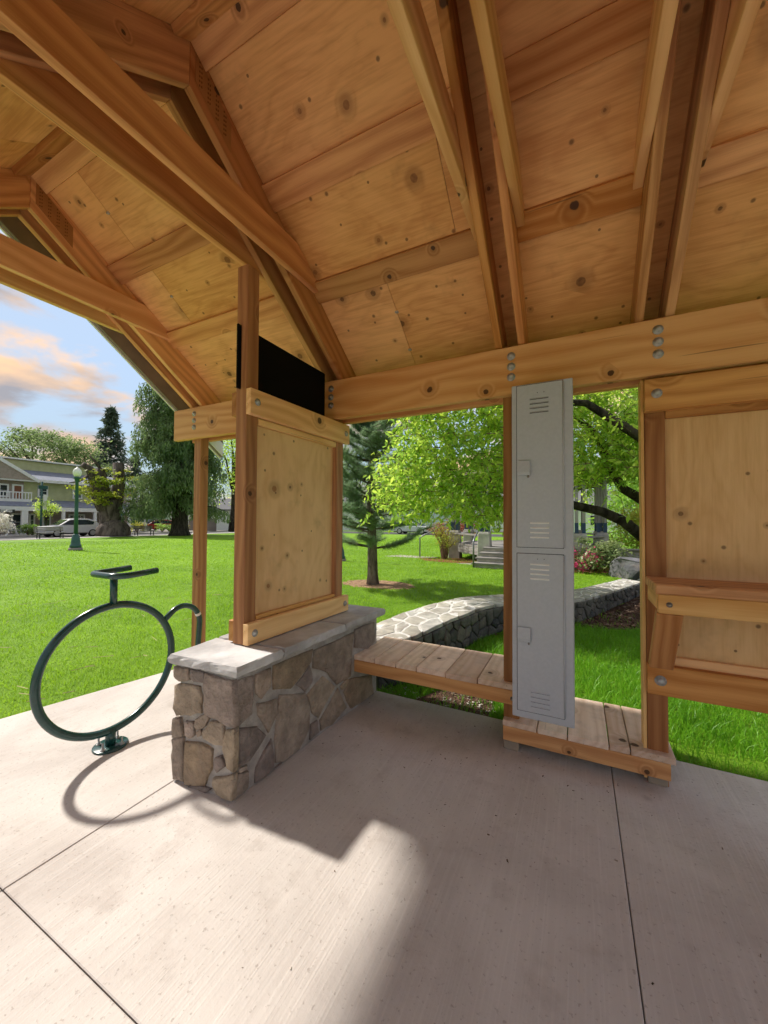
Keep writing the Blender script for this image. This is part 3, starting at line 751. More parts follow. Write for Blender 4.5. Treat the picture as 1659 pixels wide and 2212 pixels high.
for zz_, tl, br, hdl, rows_, pins in (
    (za, (112, 130), (655, 2072), ((118, 1022), (292, 1190)), (((258, 540), (262, 318, 372, 426), 'locker_gap'), ((260, 540), (1769, 1827, 1884, 1942), 'slot_light')), ((352, 200), (432, 190))),
    (zb_, (112, 14), (672, 2010), ((125, 900), (302, 1095)), (((260, 542), (153, 212, 269, 328), 'slot_light'), ((270, 555), (1702, 1760, 1818, 1876), 'locker_gap')), ((356, 86), (434, 90)))):
    T, B = at(*zz_(*tl), y=LY), at(*zz_(*br), y=LY)
    dx0, dx1 = LX0 + 0.030, LX1 - 0.052
    box('door_gap', (dx0 - 0.003, LY - 0.0008, B.z - 0.003), (dx1 + 0.003, LY + 0.01, T.z + 0.003), MAT['locker_gap'], lk, 0)
    door = box('door', (dx0, LY - 0.0055, B.z), (dx1, LY + 0.008, T.z), MAT['locker'], lk, 0.002, axis=(0, 0, 1))
    tube('hinge', [(dx1 + 0.004, LY - 0.004, B.z + 0.004), (dx1 + 0.004, LY - 0.004, T.z - 0.004)], 0.0045, MAT['locker'], door, 8)
    for (xa_, xb_), yy_, mt in rows_:
        for y_ in yy_:
            A = at(*zz_((xa_ + xb_) / 2, y_), y=LY - 0.006); w_ = (xb_ - xa_) * 0.2079 / K / F_PX * 2.25
            xm = (dx0 + dx1) / 2
            v = [(xm - 0.052, LY - 0.0062, A.z + 0.004), (xm + 0.052, LY - 0.0062, A.z + 0.004), (xm + 0.052, LY - 0.0105, A.z - 0.002), (xm - 0.052, LY - 0.0105, A.z - 0.002),
                 (xm - 0.052, LY - 0.0058, A.z - 0.002), (xm + 0.052, LY - 0.0058, A.z - 0.002)]
            lv = add('louvre', v, [(0, 1, 2, 3), (3, 2, 5, 4), (0, 3, 4), (1, 5, 2), (0, 4, 5, 1)], MAT['locker'] if mt == 'locker_gap' else MAT[mt], door)
            box('louvre_slot', (xm - 0.051, LY - 0.0072, A.z - 0.0052), (xm + 0.051, LY - 0.0057, A.z - 0.0022), MAT['locker_gap'] if mt == 'locker_gap' else MAT[mt], door, 0)
    h0, h1 = at(*zz_(*hdl[0]), y=LY - 0.02), at(*zz_(*hdl[1]), y=LY - 0.02)
    hx0 = dx0 + 0.003; hx1 = hx0 + 0.072
    v = [(x, y, z) for x in (hx0, hx1) for z, y in ((h0.z, LY - 0.008), (h0.z, LY - 0.018), (h1.z + 0.02, LY - 0.026), (h1.z, LY - 0.022), (h1.z, LY - 0.006), (h0.z, LY - 0.0057))]
    add('handle', v, [(0, 1, 2, 3, 4, 5), (11, 10, 9, 8, 7, 6)] + [(i, (i + 1) % 6, (i + 1) % 6 + 6, i + 6) for i in range(6)], MAT['locker'], door, bevel=0.0025)
    lathe('latch_pin', [(0.0045, 0), (0.0045, -0.014), (0.002, -0.017)], (hx1 - 0.010, LY - 0.016, h1.z + 0.001), MAT['bolt_dark'], door, 8)
    for p in pins:
        q = at(*zz_(*p), y=LY - 0.006)
        lathe('plate_rivet', [(0.0025, 0), (0.0022, -0.002), (0.0005, -0.0025)], (q.x, LY - 0.0056, q.z), MAT['locker_gap'], door, 8, 'Y')
box('wall_bracket', (-0.33, 2.634, 2.06), (-0.09, 2.6448, 2.35), MAT['locker'], lk, 0.001)

# ------------------------------------------------------------------ cycle rack
t = NT('dark_green_enamel'); f_ = t.noise(t.obj(), 30, 4)
MAT['rack'] = t.set(t.mix(t.step(f_, 0.3, 0.7), (0.008, 0.045, 0.042), (0.012, 0.062, 0.057)), 0.22, 0.6)
MAT['sticker'] = plain('white_sticker', (0.75, 0.73, 0.70), 0.5, 0.4)
rk = thing('cycle_rack', 'dark green tubular cycle rack shaped like a high-wheel bicycle', 'bike rack', (-2.77, 1.48, 0))
XK = -2.77; CYk, CZk, RK, RT_ = 1.486, 0.515, 0.411, 0.0245
ring = [(XK, CYk + RK * math.cos(a), CZk + RK * math.sin(a)) for a in np.linspace(0, 2 * math.pi, 72, endpoint=False)]
tube('large_wheel_ring', ring, RT_, MAT['rack'], rk, 14, closed=True)
tube('fork_stem', [(XK, CYk - 0.005, CZk + RK - 0.005), (XK, CYk - 0.005, 1.125)], 0.022, MAT['rack'], rk, 14)
hb = []
hy = CYk - 0.075; hz = 1.135; hw = 0.155
pts = [(XK - hw, hy + 0.265, hz + 0.012), (XK - hw, hy + 0.12, hz + 0.002)]
for k in range(7):
    a = math.pi / 2 * k / 6; pts.append((XK - hw + 0.07 - 0.07 * math.cos(a), hy + 0.07 - 0.07 * math.sin(a), hz))
for k in range(7):
    a = math.pi / 2 * k / 6; pts.append((XK + hw - 0.07 + 0.07 * math.sin(a), hy + 0.07 - 0.07 * math.cos(a), hz))
pts += [(XK + hw, hy + 0.12, hz + 0.002), (XK + hw, hy + 0.265, hz + 0.012)]
tube('handlebar', pts, 0.0205, MAT['rack'], rk, 14)
tube('base_stub', [(XK, CYk - 0.005, 0.008), (XK, CYk - 0.005, CZk - RK + 0.01)], 0.03, MAT['rack'], rk, 14)
bpl = lathe('base_plate', [(0.10, 0.0015), (0.10, 0.011), (0.097, 0.013), (0.002, 0.0132)], (XK, CYk - 0.005, 0), MAT['rack'], rk, 28)
for a in (0.5, 2.1, 3.7, 5.2):
    x_, y_ = XK + 0.074 * math.cos(a), CYk - 0.005 + 0.074 * math.sin(a)
    lathe('anchor_bolt', [(0.016, 0.0132), (0.016, 0.016), (0.0105, 0.0165), (0.0105, 0.026), (0.006, 0.027), (0.006, 0.058), (0.002, 0.06)], (x_, y_, 0), MAT['steel'], bpl, 10)
sm = []
for k in range(25):
    a = math.radians(152 - 222 * k / 24)
    sm.append((XK, 1.985 + 0.155 * math.cos(a) , 0.66 + 0.165 * math.sin(a)))
tube('small_wheel_arch', [(XK, CYk + 0.345, CZk + 0.225)] + sm[2:17] + [(XK, 2.125, 0.45), (XK, 2.10, 0.25), (XK, 2.10, 0.0)], 0.021, MAT['rack'], rk, 14)
q = Vector(sm[13]); q2 = Vector(sm[14])
tube('sticker', [q.lerp(q2, 0.1), q.lerp(q2, 0.9)], 0.0216, MAT['sticker'], rk, 14)
lathe('base_plate', [(0.08, 0.0015), (0.08, 0.011), (0.002, 0.0125)], (XK, 2.10, 0), MAT['rack'], rk, 24)

# ------------------------------------------------------------------ near ground: bed, retaining wall, grass
MAT['mulch'] = NT('bark_mulch'); t = MAT['mulch']; g_ = t.obj()
MAT['mulch'] = t.set(t.ramp(t.noise(g_, 26, 6, 0.75), [(0.3, (0.035, 0.02, 0.013)), (0.5, (0.11, 0.06, 0.042)), (0.7, (0.25, 0.16, 0.12))]), 0.95, 0.1); t.bump(t.noise(g_, 40, 4), 1.0, 0.05)
MAT['redmulch'] = plain('red_bark_mulch', (0.20, 0.075, 0.04), 0.95, 0.1, var=0.5, scale=18, bump=1.0)
MAT['needle_mulch'] = plain('needle_litter', (0.30, 0.19, 0.115), 0.95, 0.1, var=0.45, scale=14, bump=1.0)
MAT['flag'] = stone('flagstone', [(0.42, 0.41, 0.38), (0.36, 0.34, 0.29), (0.46, 0.43, 0.37)], scale=5)
MAT['wall_stone'] = stone('basalt_stone', [(0.085, 0.085, 0.08), (0.13, 0.125, 0.11), (0.06, 0.065, 0.065), (0.17, 0.155, 0.13)], scale=8, bump=0.8)
MAT['mortar_white'] = plain('pale_mortar', (0.62, 0.60, 0.57), 0.95, 0.1, var=0.15, scale=14, bump=0.8)
MAT['mortar_dark'] = plain('shaded_face_mortar', (0.14, 0.135, 0.12), 0.95, 0.1, var=0.3, scale=10, bump=0.9)  # face mortar and face stones toned down for shade on the wall front

def patch(name, poly, mat, z=GZ + 0.005, label=None, kind='structure'):
    o = add(name, [(x, y, z) for x, y in poly], [tuple(range(len(poly)))], MAT[mat], origin=(0, 0, z))
    return tag(o, label, kind=kind)
def blob_poly(cx, cy, rx, ry, n=26, j=0.08):
    return [(cx + rx * math.cos(a) * (1 + rnd.uniform(-j, j)), cy + ry * math.sin(a) * (1 + rnd.uniform(-j, j))) for a in [2 * math.pi * k / n for k in range(n)]]
BED = [(-1.05, 5.35), (-0.45, 5.9), (-0.05, 6.35), (0.5, 6.45), (0.95, 6.75), (2.2, 6.9), (4.5, 8.0), (4.5, 13), (1.6, 12.4), (1.36, 10.4), (0.7, 8.4), (-0.1, 6.9)]
patch('mulch_bed', BED, 'mulch', label='bark mulch bed behind the curved stone wall')
BED2 = [(-1.30, 3.05), (-0.62, 3.05), (-0.66, 3.40), (-0.85, 3.52), (-1.15, 3.38)]
patch('soil_patch', BED2, 'mulch', label='bare soil by the slab under the bench')
PINE = (-4.505, 8.297)
patch('needle_ring', blob_poly(-4.35, 8.3, 0.95, 0.60), 'needle_mulch', label='ring of brown needle litter round the young pine')
patch('mulch_bed', blob_poly(-4.3, 14.9, 1.5, 1.0), 'redmulch', label='red bark mulch beside the bandstand steps')
patch('mulch_bed', blob_poly(0.55, 14.2, 1.6, 0.9), 'redmulch', label='red bark mulch round the pink flowering shrub')
patch('flagstone_path', [(-7.6, 15.0), (-5.2, 14.95), (-4.6, 15.6), (-7.2, 15.9)], 'flag', label='flagstone path left of the bandstand')
patch('flagstone_path', [(-4.0, 13.75), (-0.6, 13.3), (-0.6, 14.2), (-3.6, 14.35)], 'flag', label='flagstone landing at the bandstand steps')

# curved wall
WN = [(-1.66, 3.13), (-1.47, 3.46), (-1.40, 3.85), (-1.26, 4.60), (-0.98, 5.55), (-0.055, 6.62), (0.60, 8.25), (1.24, 9.95)]
WF = [(-2.02, 3.35), (-1.97, 3.95), (-1.94, 4.40), (-1.74, 5.18), (-1.42, 5.95), (-0.35, 7.25), (0.28, 8.75), (0.90, 10.3)]
def catmull(P, n):
    P = [np.array(p, float) for p in P]; P = [2 * P[0] - P[1]] + P + [2 * P[-1] - P[-2]]; out = []
    for i in range(1, len(P) - 2):
        for k in range(n):
            u = k / n; a, b, c, d = P[i - 1:i + 3]
            out.append(0.5 * (2 * b + (c - a) * u + (2 * a - 5 * b + 4 * c - d) * u * u + (3 * b - 3 * c + d - a) * u ** 3))
    out.append(P[-2]); return np.array(out)
wn_, wf_ = catmull(WN, 10), catmull(WF, 10)
cum = np.concatenate([[0], np.cumsum(np.linalg.norm(np.diff((wn_ + wf_) / 2, axis=0), axis=1))]); WL = cum[-1]
def wxy(s, t):
    i = np.interp(s, cum, np.arange(len(cum))); a = int(min(len(cum) - 2, math.floor(i))); u = i - a
    n_ = wn_[a] * (1 - u) + wn_[a + 1] * u; f_ = wf_[a] * (1 - u) + wf_[a + 1] * u
    return n_ * (1 - t) + f_ * t
WT = 0.375
def wt(s): return float(np.interp(s, [0, 2.2, 4.0, 6.0, 9.0], [0.375, 0.37, 0.30, 0.24, 0.20]))
def voronoi(Wd, Hh, nx, ny, jit=0.42):
    S_ = [((i + 0.5 + rnd.uniform(-jit, jit) + 0.5 * (j % 2) - 0.25) * Wd / nx, (j + 0.5 + rnd.uniform(-jit, jit)) * Hh / ny) for i in range(nx) for j in range(ny)]
    cells = []
    for (sx, sy) in S_:
        poly = [(0, 0), (Wd, 0), (Wd, Hh), (0, Hh)]
        for (qx, qy) in S_:
            if (qx, qy) == (sx, sy) or abs(qx - sx) > 4 * Wd / nx: continue
            mx_, my_ = (sx + qx) / 2, (sy + qy) / 2; dx, dy = qx - sx, qy - sy; out = []
            for k in range(len(poly)):
                p, q = poly[k], poly[(k + 1) % len(poly)]
                dp = (p[0] - mx_) * dx + (p[1] - my_) * dy; dq = (q[0] - mx_) * dx + (q[1] - my_) * dy
                if dp <= 0: out.append(p)
                if dp * dq < 0:
                    r_ = dp / (dp - dq); out.append((p[0] + (q[0] - p[0]) * r_, p[1] + (q[1] - p[1]) * r_))
            poly = out
            if not poly: break
        if len(poly) > 2: cells.append(poly)
    return cells
def shrink(poly, g):
    cx = sum(p[0] for p in poly) / len(poly); cy = sum(p[1] for p in poly) / len(poly); out = []
    for x, y in poly:
        d = math.hypot(x - cx, y - cy); k = max(0.3, (d - g) / d) if d > 1e-6 else 1; out.append((cx + (x - cx) * k, cy + (y - cy) * k))
    return out
rw = thing('retaining_wall', 'low curved fieldstone wall with flat mortared top sweeping behind the bench', 'wall', (-1.5, 4.5, GZ))
m = 70; ss = np.linspace(0, WL, m)
vs, fs = [], []
for s in ss:
    n_, f_ = wxy(s, 0.03), wxy(s, 0.97)
    vs += [(n_[0], n_[1], GZ - 0.05), (n_[0], n_[1], wt(s) - 0.008), (f_[0], f_[1], wt(s) - 0.008), (f_[0], f_[1], GZ - 0.05)]
for i in range(m - 1):
    for k in range(3): fs.append((4 * i + k, 4 * i + k + 1, 4 * i + 5 + k, 4 * i + 4 + k))
fs += [(0, 1, 2, 3), (4 * m - 1, 4 * m - 2, 4 * m - 3, 4 * m - 4)]
add('mortar_core', vs, fs, MAT['mortar_white'], rw)
vs, fs = [], []
for s in ss:
    n_ = wxy(s, 0.028); vs += [(n_[0], n_[1], GZ - 0.05), (n_[0], n_[1], WT - 0.05)]
for i in range(m - 1): fs.append((2 * i, 2 * i + 1, 2 * i + 3, 2 * i + 2))
vs2 = [(wxy(s, -0.0 + 0.02)[0], wxy(s, 0.02)[1], z) for s in ss for z in (GZ - 0.05, wt(s) - 0.05)]
add('face_mortar', vs2, fs, MAT['mortar_dark'], rw)
for c in voronoi(WL, 1.0, 24, 3):
    c = shrink([(x, y) for x, y in c], 0.022)
    P_ = [Vector((*wxy(x, y * 1.04 - 0.02), wt(x) - 0.012)) for x, y in c]
    rock('cap_stone', P_, (0, 0, 1), rnd.uniform(0.004, 0.010), MAT['flag'], rw, back=0.03, grow=1.0)
for c in voronoi(WL, WT - GZ - 0.045, 40, 3):
    c = shrink(c, 0.012)
    sc_ = sum(p[0] for p in c) / len(c)
    a_, b_ = wxy(max(0, sc_ - 0.05), 0.02), wxy(min(WL, sc_ + 0.05), 0.02); tn = Vector((b_[0] - a_[0], b_[1] - a_[1], 0)).normalized(); nn_ = Vector((tn.y, -tn.x, 0))
    P_ = [Vector((*wxy(x, 0.02), GZ + y * (wt(x) - GZ) / (WT - GZ))) for x, y in c]
    rock('face_stone', P_, nn_, rnd.uniform(0.02, 0.05), MAT['wall_stone'], rw, back=0.02)

# grass blades
MAT['blade'] = leafmat('grass_blade', (0.15, 0.32, 0.012), (0.33, 0.53, 0.03), 0.45, 0.5, scale=1.2)
MAT['blade_long'] = leafmat('long_grass_blade', (0.09, 0.25, 0.010), (0.20, 0.44, 0.025), 0.45, 0.45, scale=2.0)
def blades(x, y, h, w, lean=0.5):
    n = len(x); a = nrg.uniform(0, 2 * np.pi, n); b = nrg.uniform(0, 2 * np.pi, n)
    base = np.stack([x, y, np.full(n, GZ - 0.003)], 1)
    sd = np.stack([np.cos(a), np.sin(a), np.zeros(n)], 1) * w[:, None]
    ln = np.stack([np.cos(b), np.sin(b), np.zeros(n)], 1) * (h * lean * nrg.uniform(0.2, 1.2, n))[:, None]
    up = np.array([0, 0, 1.0])[None] * h[:, None]
    v = np.stack([base - sd, base + sd, base + ln * 0.35 + up * 0.55 + sd * 0.8, base + ln * 0.35 + up * 0.55 - sd * 0.8, base + ln + up * nrg.uniform(0.75, 1.0, n)[:, None]], 1)
    o = np.arange(n)[:, None] * 5
    T = np.concatenate([o + np.array([[0, 1, 2]]), o + np.array([[0, 2, 3]]), o + np.array([[3, 2, 4]])])
    return v.reshape(-1, 3), T
def inpoly(x, y, poly):
    r = np.zeros(len(x), bool); n = len(poly)
    for i in range(n):
        (x0, y0), (x1, y1) = poly[i], poly[(i + 1) % n]
        c = ((y0 > y) != (y1 > y)) & (x < (x1 - x0) * (y - y0) / (y1 - y0 + 1e-12) + x0); r ^= c
    return r
WALLP = [tuple(p) for p in wn_] + [tuple(p) for p in wf_[::-1]]
SLABP = [(slab_left(-9), -9), (7.06, -9), (7.06, 3.035), (slab_left(3.03), 3.035)]
def clear(x, y, extra=()):
    k = ~inpoly(x, y, SLABP) & ~inpoly(x, y, WALLP)
    for e in extra: k &= ~inpoly(x, y, e)
    return k
N = 190000
th = np.radians(nrg.uniform(-80, 22, N)); r = 2.9 * (34 / 2.9) ** nrg.uniform(0, 1, N)
x, y = r * np.sin(th), r * np.cos(th)
k = clear(x, y, [BED, BED2]) & (x > -36) & ~(((x + 4.35) / 0.95) ** 2 + ((y - 8.3) / 0.6) ** 2 < nrg.uniform(0.6, 1.1, N)) & ~((x > -1.75) & (y < 7) & (x > np.interp(y, wn_[:, 1], wn_[:, 0])))
x, y, r = x[k], y[k], r[k]
tuft = 0.5 + 0.5 * np.sin(x * 2.3 + np.sin(y * 1.7) * 2) * np.cos(y * 2.9 + np.sin(x * 1.3))
h = (0.024 + 0.024 * nrg.uniform(0, 1, len(x))) * (0.75 + 0.6 * tuft) * (1 + r / 60); w = 0.0022 * np.maximum(1, r / 4.2) * nrg.uniform(0.7, 1.4, len(x))
V, T = blades(x, y, h, w, 0.8)
tag(np_mesh('lawn_grass', V, T, MAT['blade']), 'short mown grass blades of the park lawn', 'grass', kind='stuff')
N = 60000
x = nrg.uniform(-1.6, 3.0, N); y = 3.04 + (7.6 - 3.04) * nrg.uniform(0, 1, N) ** 1.25
dens = np.where(inpoly(x, y, BED), 0.06, 1.0) * np.where(inpoly(x, y, BED2), 0.10, 1.0) * np.where((x > 0.45) & (y < 3.35), 0.25, 1)
k = clear(x, y) & (nrg.uniform(0, 1, N) < dens) & (x > np.interp(y, wn_[:, 1], wn_[:, 0]) + 0.03)
x, y = x[k], y[k]
cl = 0.5 + 0.5 * np.sin(x * 5.1 + np.sin(y * 3.7)) * np.cos(y * 4.3 + np.cos(x * 2.9))
h = (0.04 + 0.085 * nrg.uniform(0, 1, len(x))) * (0.55 + 0.75 * cl) ; w = 0.0028 * nrg.uniform(0.7, 1.5, len(x))
V, T = blades(x, y, h, w, 0.75)
tag(np_mesh('long_grass', V, T, MAT['blade_long']), 'longer lush grass behind the benches', 'grass', kind='stuff')
# chips, straw and litter
def chips(name, x, y, z, size, mat, label, flat=0.3):
    n = len(x); a = nrg.uniform(0, np.pi, n); L = size * nrg.uniform(0.5, 1.5, n); w = L * nrg.uniform(0.25, 0.6, n)
    d = np.stack([np.cos(a), np.sin(a), nrg.uniform(-flat, flat, n)], 1) * L[:, None]; s = np.stack([-np.sin(a), np.cos(a), nrg.uniform(-flat, flat, n)], 1) * w[:, None]
    c = np.stack([x, y, np.full(n, z) + 0.2 * L], 1); up = np.array([0, 0, 1.0]) * (0.25 * w)[:, None]
    V = np.stack([c - d - s, c + d - s * 0.6, c + d * 0.8 + s, c - d * 0.7 + s * 0.8, c + up], 1).reshape(-1, 3); o = np.arange(n)[:, None] * 5
    T = np.concatenate([o + np.array([[i, (i + 1) % 4, 4]]) for i in range(4)] + [o + np.array([[2, 1, 0]]), o + np.array([[3, 2, 0]])])
    return tag(np_mesh(name, V, T, mat), label, 'litter', kind='stuff')
t = NT('bark_chip'); MAT['chip'] = t.set(t.ramp(t.noise(t.obj(), 9, 3), [(0.3, (0.07, 0.035, 0.025)), (0.5, (0.17, 0.10, 0.07)), (0.7, (0.34, 0.25, 0.19))]), 0.9, 0.1)
t = NT('dry_leaf'); MAT['litter'] = t.set(t.ramp(t.noise(t.obj(), 7, 3), [(0.35, (0.05, 0.035, 0.02)), (0.5, (0.16, 0.11, 0.07)), (0.62, (0.62, 0.58, 0.50))]), 0.9, 0.1)
x = nrg.uniform(-1.2, 2.4, 9000); y = nrg.uniform(5.3, 10.5, 9000); k = inpoly(x, y, BED) & clear(x, y)
chips('bark_chips', x[k], y[k], GZ + 0.006, 0.028, MAT['chip'], 'loose bark chips on the mulch bed', 0.5)
x = nrg.uniform(-1.6, -0.5, 900); y = nrg.uniform(3.04, 3.8, 900); k = clear(x, y)
chips('soil_litter', x[k], y[k], GZ + 0.006, 0.012, MAT['litter'], 'seed litter on the soil under the left bench', 0.5)
x = nrg.normal(-0.6, 0.75, 190); y = 2.95 - np.abs(nrg.normal(0, 0.7, 190)); k = (x > -1.55) & (x < 0.9) & (y > 0.9)
chips('slab_litter', x[k], y[k], 0.0005, 0.005, MAT['litter'], 'scattered petals and crumbs on the shaded concrete', 0.2)
MAT['straw'] = plain('dry_straw', (0.50, 0.42, 0.24), 0.8, 0.2)
x = nrg.uniform(-9, -3.6, 70); y = nrg.uniform(1.0, 5.5, 70); k = clear(x, y); sv, sf = [], []
for a, b in zip(x[k], y[k]):
    an = rnd.uniform(0, math.pi); L = rnd.uniform(0.03, 0.11); c = Vector((a, b, GZ + 0.045)); d = Vector((math.cos(an), math.sin(an), rnd.uniform(-0.1, 0.1))) * L
    v, f = tube_geo([c - d, c + d], 0.003, 4); sf += [tuple(i + len(sv) for i in q) for q in f]; sv += v
tag(add('dry_straw', sv, sf, MAT['straw']), 'dry straw stalks lying on the sunny lawn', 'straw', kind='stuff')

# ------------------------------------------------------------------ trees and shrubs
def bark(name, a, b, scale=8.0, stretch=0.25):
    t = NT(name); o = t.obj(); p = t.vec('MULTIPLY', o, (1, 1, stretch)); f = t.noise(p, scale, 7, 0.7, 0.6)
    t.bump(f, 1.0, 0.05); return t.set(t.mix(t.step(f, 0.35, 0.65), a, b), 0.95, 0.15)
MAT['pine_bark'] = bark('pine_bark', (0.07, 0.05, 0.04), (0.26, 0.21, 0.18), 9)
MAT['dark_bark'] = bark('dark_bark', (0.022, 0.018, 0.014), (0.085, 0.07, 0.055), 7)
MAT['old_bark'] = bark('furrowed_bark', (0.045, 0.036, 0.030), (0.17, 0.14, 0.12), 2.4, 0.35)
MAT['needle'] = leafmat('pine_needle', (0.11, 0.20, 0.11), (0.27, 0.38, 0.20), 0.45, 0.5, 1.5)
MAT['cedar_leaf'] = leafmat('cedar_spray', (0.085, 0.15, 0.065), (0.22, 0.30, 0.12), 0.42, 0.6, 0.35)
MAT['bright_leaf'] = leafmat('bright_leaf', (0.27, 0.48, 0.05), (0.58, 0.72, 0.11), 0.58, 0.35, 0.9)
MAT['dark_leaf'] = leafmat('dark_leaf', (0.18, 0.36, 0.045), (0.32, 0.50, 0.08), 0.55, 0.4, 0.9)
MAT['maple_leaf'] = leafmat('maple_leaf', (0.20, 0.32, 0.03), (0.42, 0.44, 0.05), 0.5, 0.5, 0.7)
MAT['far_leaf'] = leafmat('far_leaf', (0.11, 0.18, 0.07), (0.24, 0.33, 0.12), 0.45, 0.6, 0.3)
MAT['blue_conifer'] = leafmat('far_conifer_leaf', (0.06, 0.10, 0.075), (0.13, 0.18, 0.12), 0.3, 0.6, 0.4)
MAT['yellow_leaf'] = leafmat('yellow_leaf', (0.18, 0.28, 0.03), (0.50, 0.46, 0.06), 0.5, 0.5, 1.0)
MAT['rhodo_leaf'] = leafmat('rhododendron_leaf', (0.10, 0.17, 0.05), (0.34, 0.40, 0.17), 0.35, 0.4, 2.5)
MAT['pink'] = leafmat('pink_petal', (0.55, 0.03, 0.16), (0.75, 0.07, 0.28), 0.3, 0.5, 5)
MAT['white_petal'] = leafmat('white_petal', (0.62, 0.60, 0.50), (0.80, 0.77, 0.68), 0.3, 0.5, 3)
MAT['twig'] = plain('bare_twig', (0.16, 0.10, 0.07), 0.9, 0.1)
MAT['red_leaf'] = leafmat('red_leaf', (0.20, 0.045, 0.03), (0.33, 0.10, 0.06), 0.4, 0.5, 1.0)

def crown_mesh(name, P, size, mat, parent, **k):
    V, T = leaf_cloud(P, size, **k); return np_mesh(name, V, T, mat, parent)
def shell_pts(c, r, n, clumps, spread=0.28, lo=-1.0, hollow=0.55):
    """points gathered in clumps over an ellipsoid"""
    c, r = np.array(c, float), np.array(r, float)
    d = nrg.normal(size=(clumps, 3)); d /= np.linalg.norm(d, axis=1)[:, None]; d = d[d[:, 2] > lo]
    q = d * nrg.uniform(hollow, 1.0, len(d))[:, None]
    idx = nrg.integers(0, len(q), n); sz = nrg.uniform(0.5, 1.4, len(q))[idx][:, None]
    return c + (q[idx] + nrg.normal(size=(n, 3)) * spread * sz * np.array([1, 1, 0.7])) * r
def limb_set(base, targets, r0, mat, parent, name='limb', sag=0.0):
    parts = []
    for tg in targets:
        b, e = Vector(base), Vector(tg); m1 = b.lerp(e, 0.35) + Vector((rnd.uniform(-.1, .1), rnd.uniform(-.1, .1), 0.12)) * (e - b).length; m2 = b.lerp(e, 0.7) + Vector((rnd.uniform(-.06, .06), rnd.uniform(-.06, .06), 0.08 - sag)) * (e - b).length
        parts.append(tube_geo([b, m1, m2, e], [r0, r0 * 0.7, r0 * 0.42, r0 * 0.14], 6))
    V, Fc = merge(parts); return add(name, V, Fc, mat, parent, smooth=True)
def broadleaf(name, label, loc, H, cr, n, mat, size, trunk_r=0.2, group=None, clumps=70, cz=0.62, rz=0.40, bk='dark_bark', spread=0.24):
    t = thing(name, label, 'tree', loc, group); b = Vector(loc)
    tr = tube('trunk', [b, b + Vector((0.02 * H, 0, H * 0.2)), b + Vector((0, 0.02 * H, H * 0.42)), b + Vector((0, 0, H * 0.72))], [trunk_r * 1.3, trunk_r, trunk_r * 0.8, trunk_r * 0.3], MAT[bk], t, 8)
    c = b + Vector((0, 0, H * cz)); tg = []
    for k in range(9):
        a = rnd.uniform(0, 6.28); tg.append(c + Vector((math.cos(a) * cr * 0.8, math.sin(a) * cr * 0.8, rnd.uniform(-0.4, 0.9) * H * rz)))
    limb_set(b + Vector((0, 0, H * 0.38)), tg, trunk_r * 0.55, MAT[bk], t)
    crown_mesh('crown', shell_pts(c, (cr, cr, H * rz), n, clumps, spread, -0.75), size, MAT[mat], t)
    return t
def conifer(name, label, loc, H, R, n, mat, size, trunk_r=0.25, z0=0.08, group=None, droop=0.5):
    t = thing(name, label, 'tree', loc, group); b = Vector(loc)
    tube('trunk', [b, b + Vector((0, 0, H * 0.5)), b + Vector((0, 0, H))], [trunk_r, trunk_r * 0.6, 0.03], MAT['dark_bark'], t, 8)
    nb = max(30, n // 90); per = n // nb; P = []
    for k in range(nb):
        zz = z0 + (1 - z0) * rnd.random() ** 1.25; L = R * (1 - zz) ** 0.85 * rnd.uniform(0.75, 1.1) + 0.1; a = rnd.uniform(0, 6.28)
        u = nrg.uniform(0.1, 1, per) ** 0.7; w = nrg.normal(size=(per, 3)) * np.array([0.10, 0.10, 0.07]) * R
        P.append(np.stack([b.x + np.cos(a) * L * u, b.y + np.sin(a) * L * u, b.z + zz * H - u * u * L * droop * 0.5 + 0.0 * u], 1) + w * (0.3 + (1 - zz)))
    crown_mesh('crown', np.concatenate(P), size, MAT[mat], t, aspect=0.3, droop=droop)
    return t
def shrub(name, label, loc, r, h, n, mat, size, group=None, flowers=None, clumps=26, cat='shrub'):
    t = thing(name, label, cat, loc, group); b = Vector(loc)
    tg = [b + Vector((math.cos(a) * r * 0.7, math.sin(a) * r * 0.7, h * rnd.uniform(0.4, 0.95))) for a in [rnd.uniform(0, 6.28) for _ in range(9)]]
    limb_set(b + Vector((0, 0, -0.02)), tg, max(0.012, r * 0.03), MAT['twig'], t, 'stems')
    crown_mesh('foliage', shell_pts(b + Vector((0, 0, h * 0.52)), (r, r, h * 0.5), n, clumps, 0.22, -0.7), size, MAT[mat], t)
    if flowers:
        fm, fp, fn = flowers; P = []
        for q in fp: P.append(np.array(q) + nrg.normal(size=(fn, 3)) * 0.085)
        crown_mesh('blossom', np.concatenate(P), 0.055, MAT[fm], t, aspect=0.9)
    return t

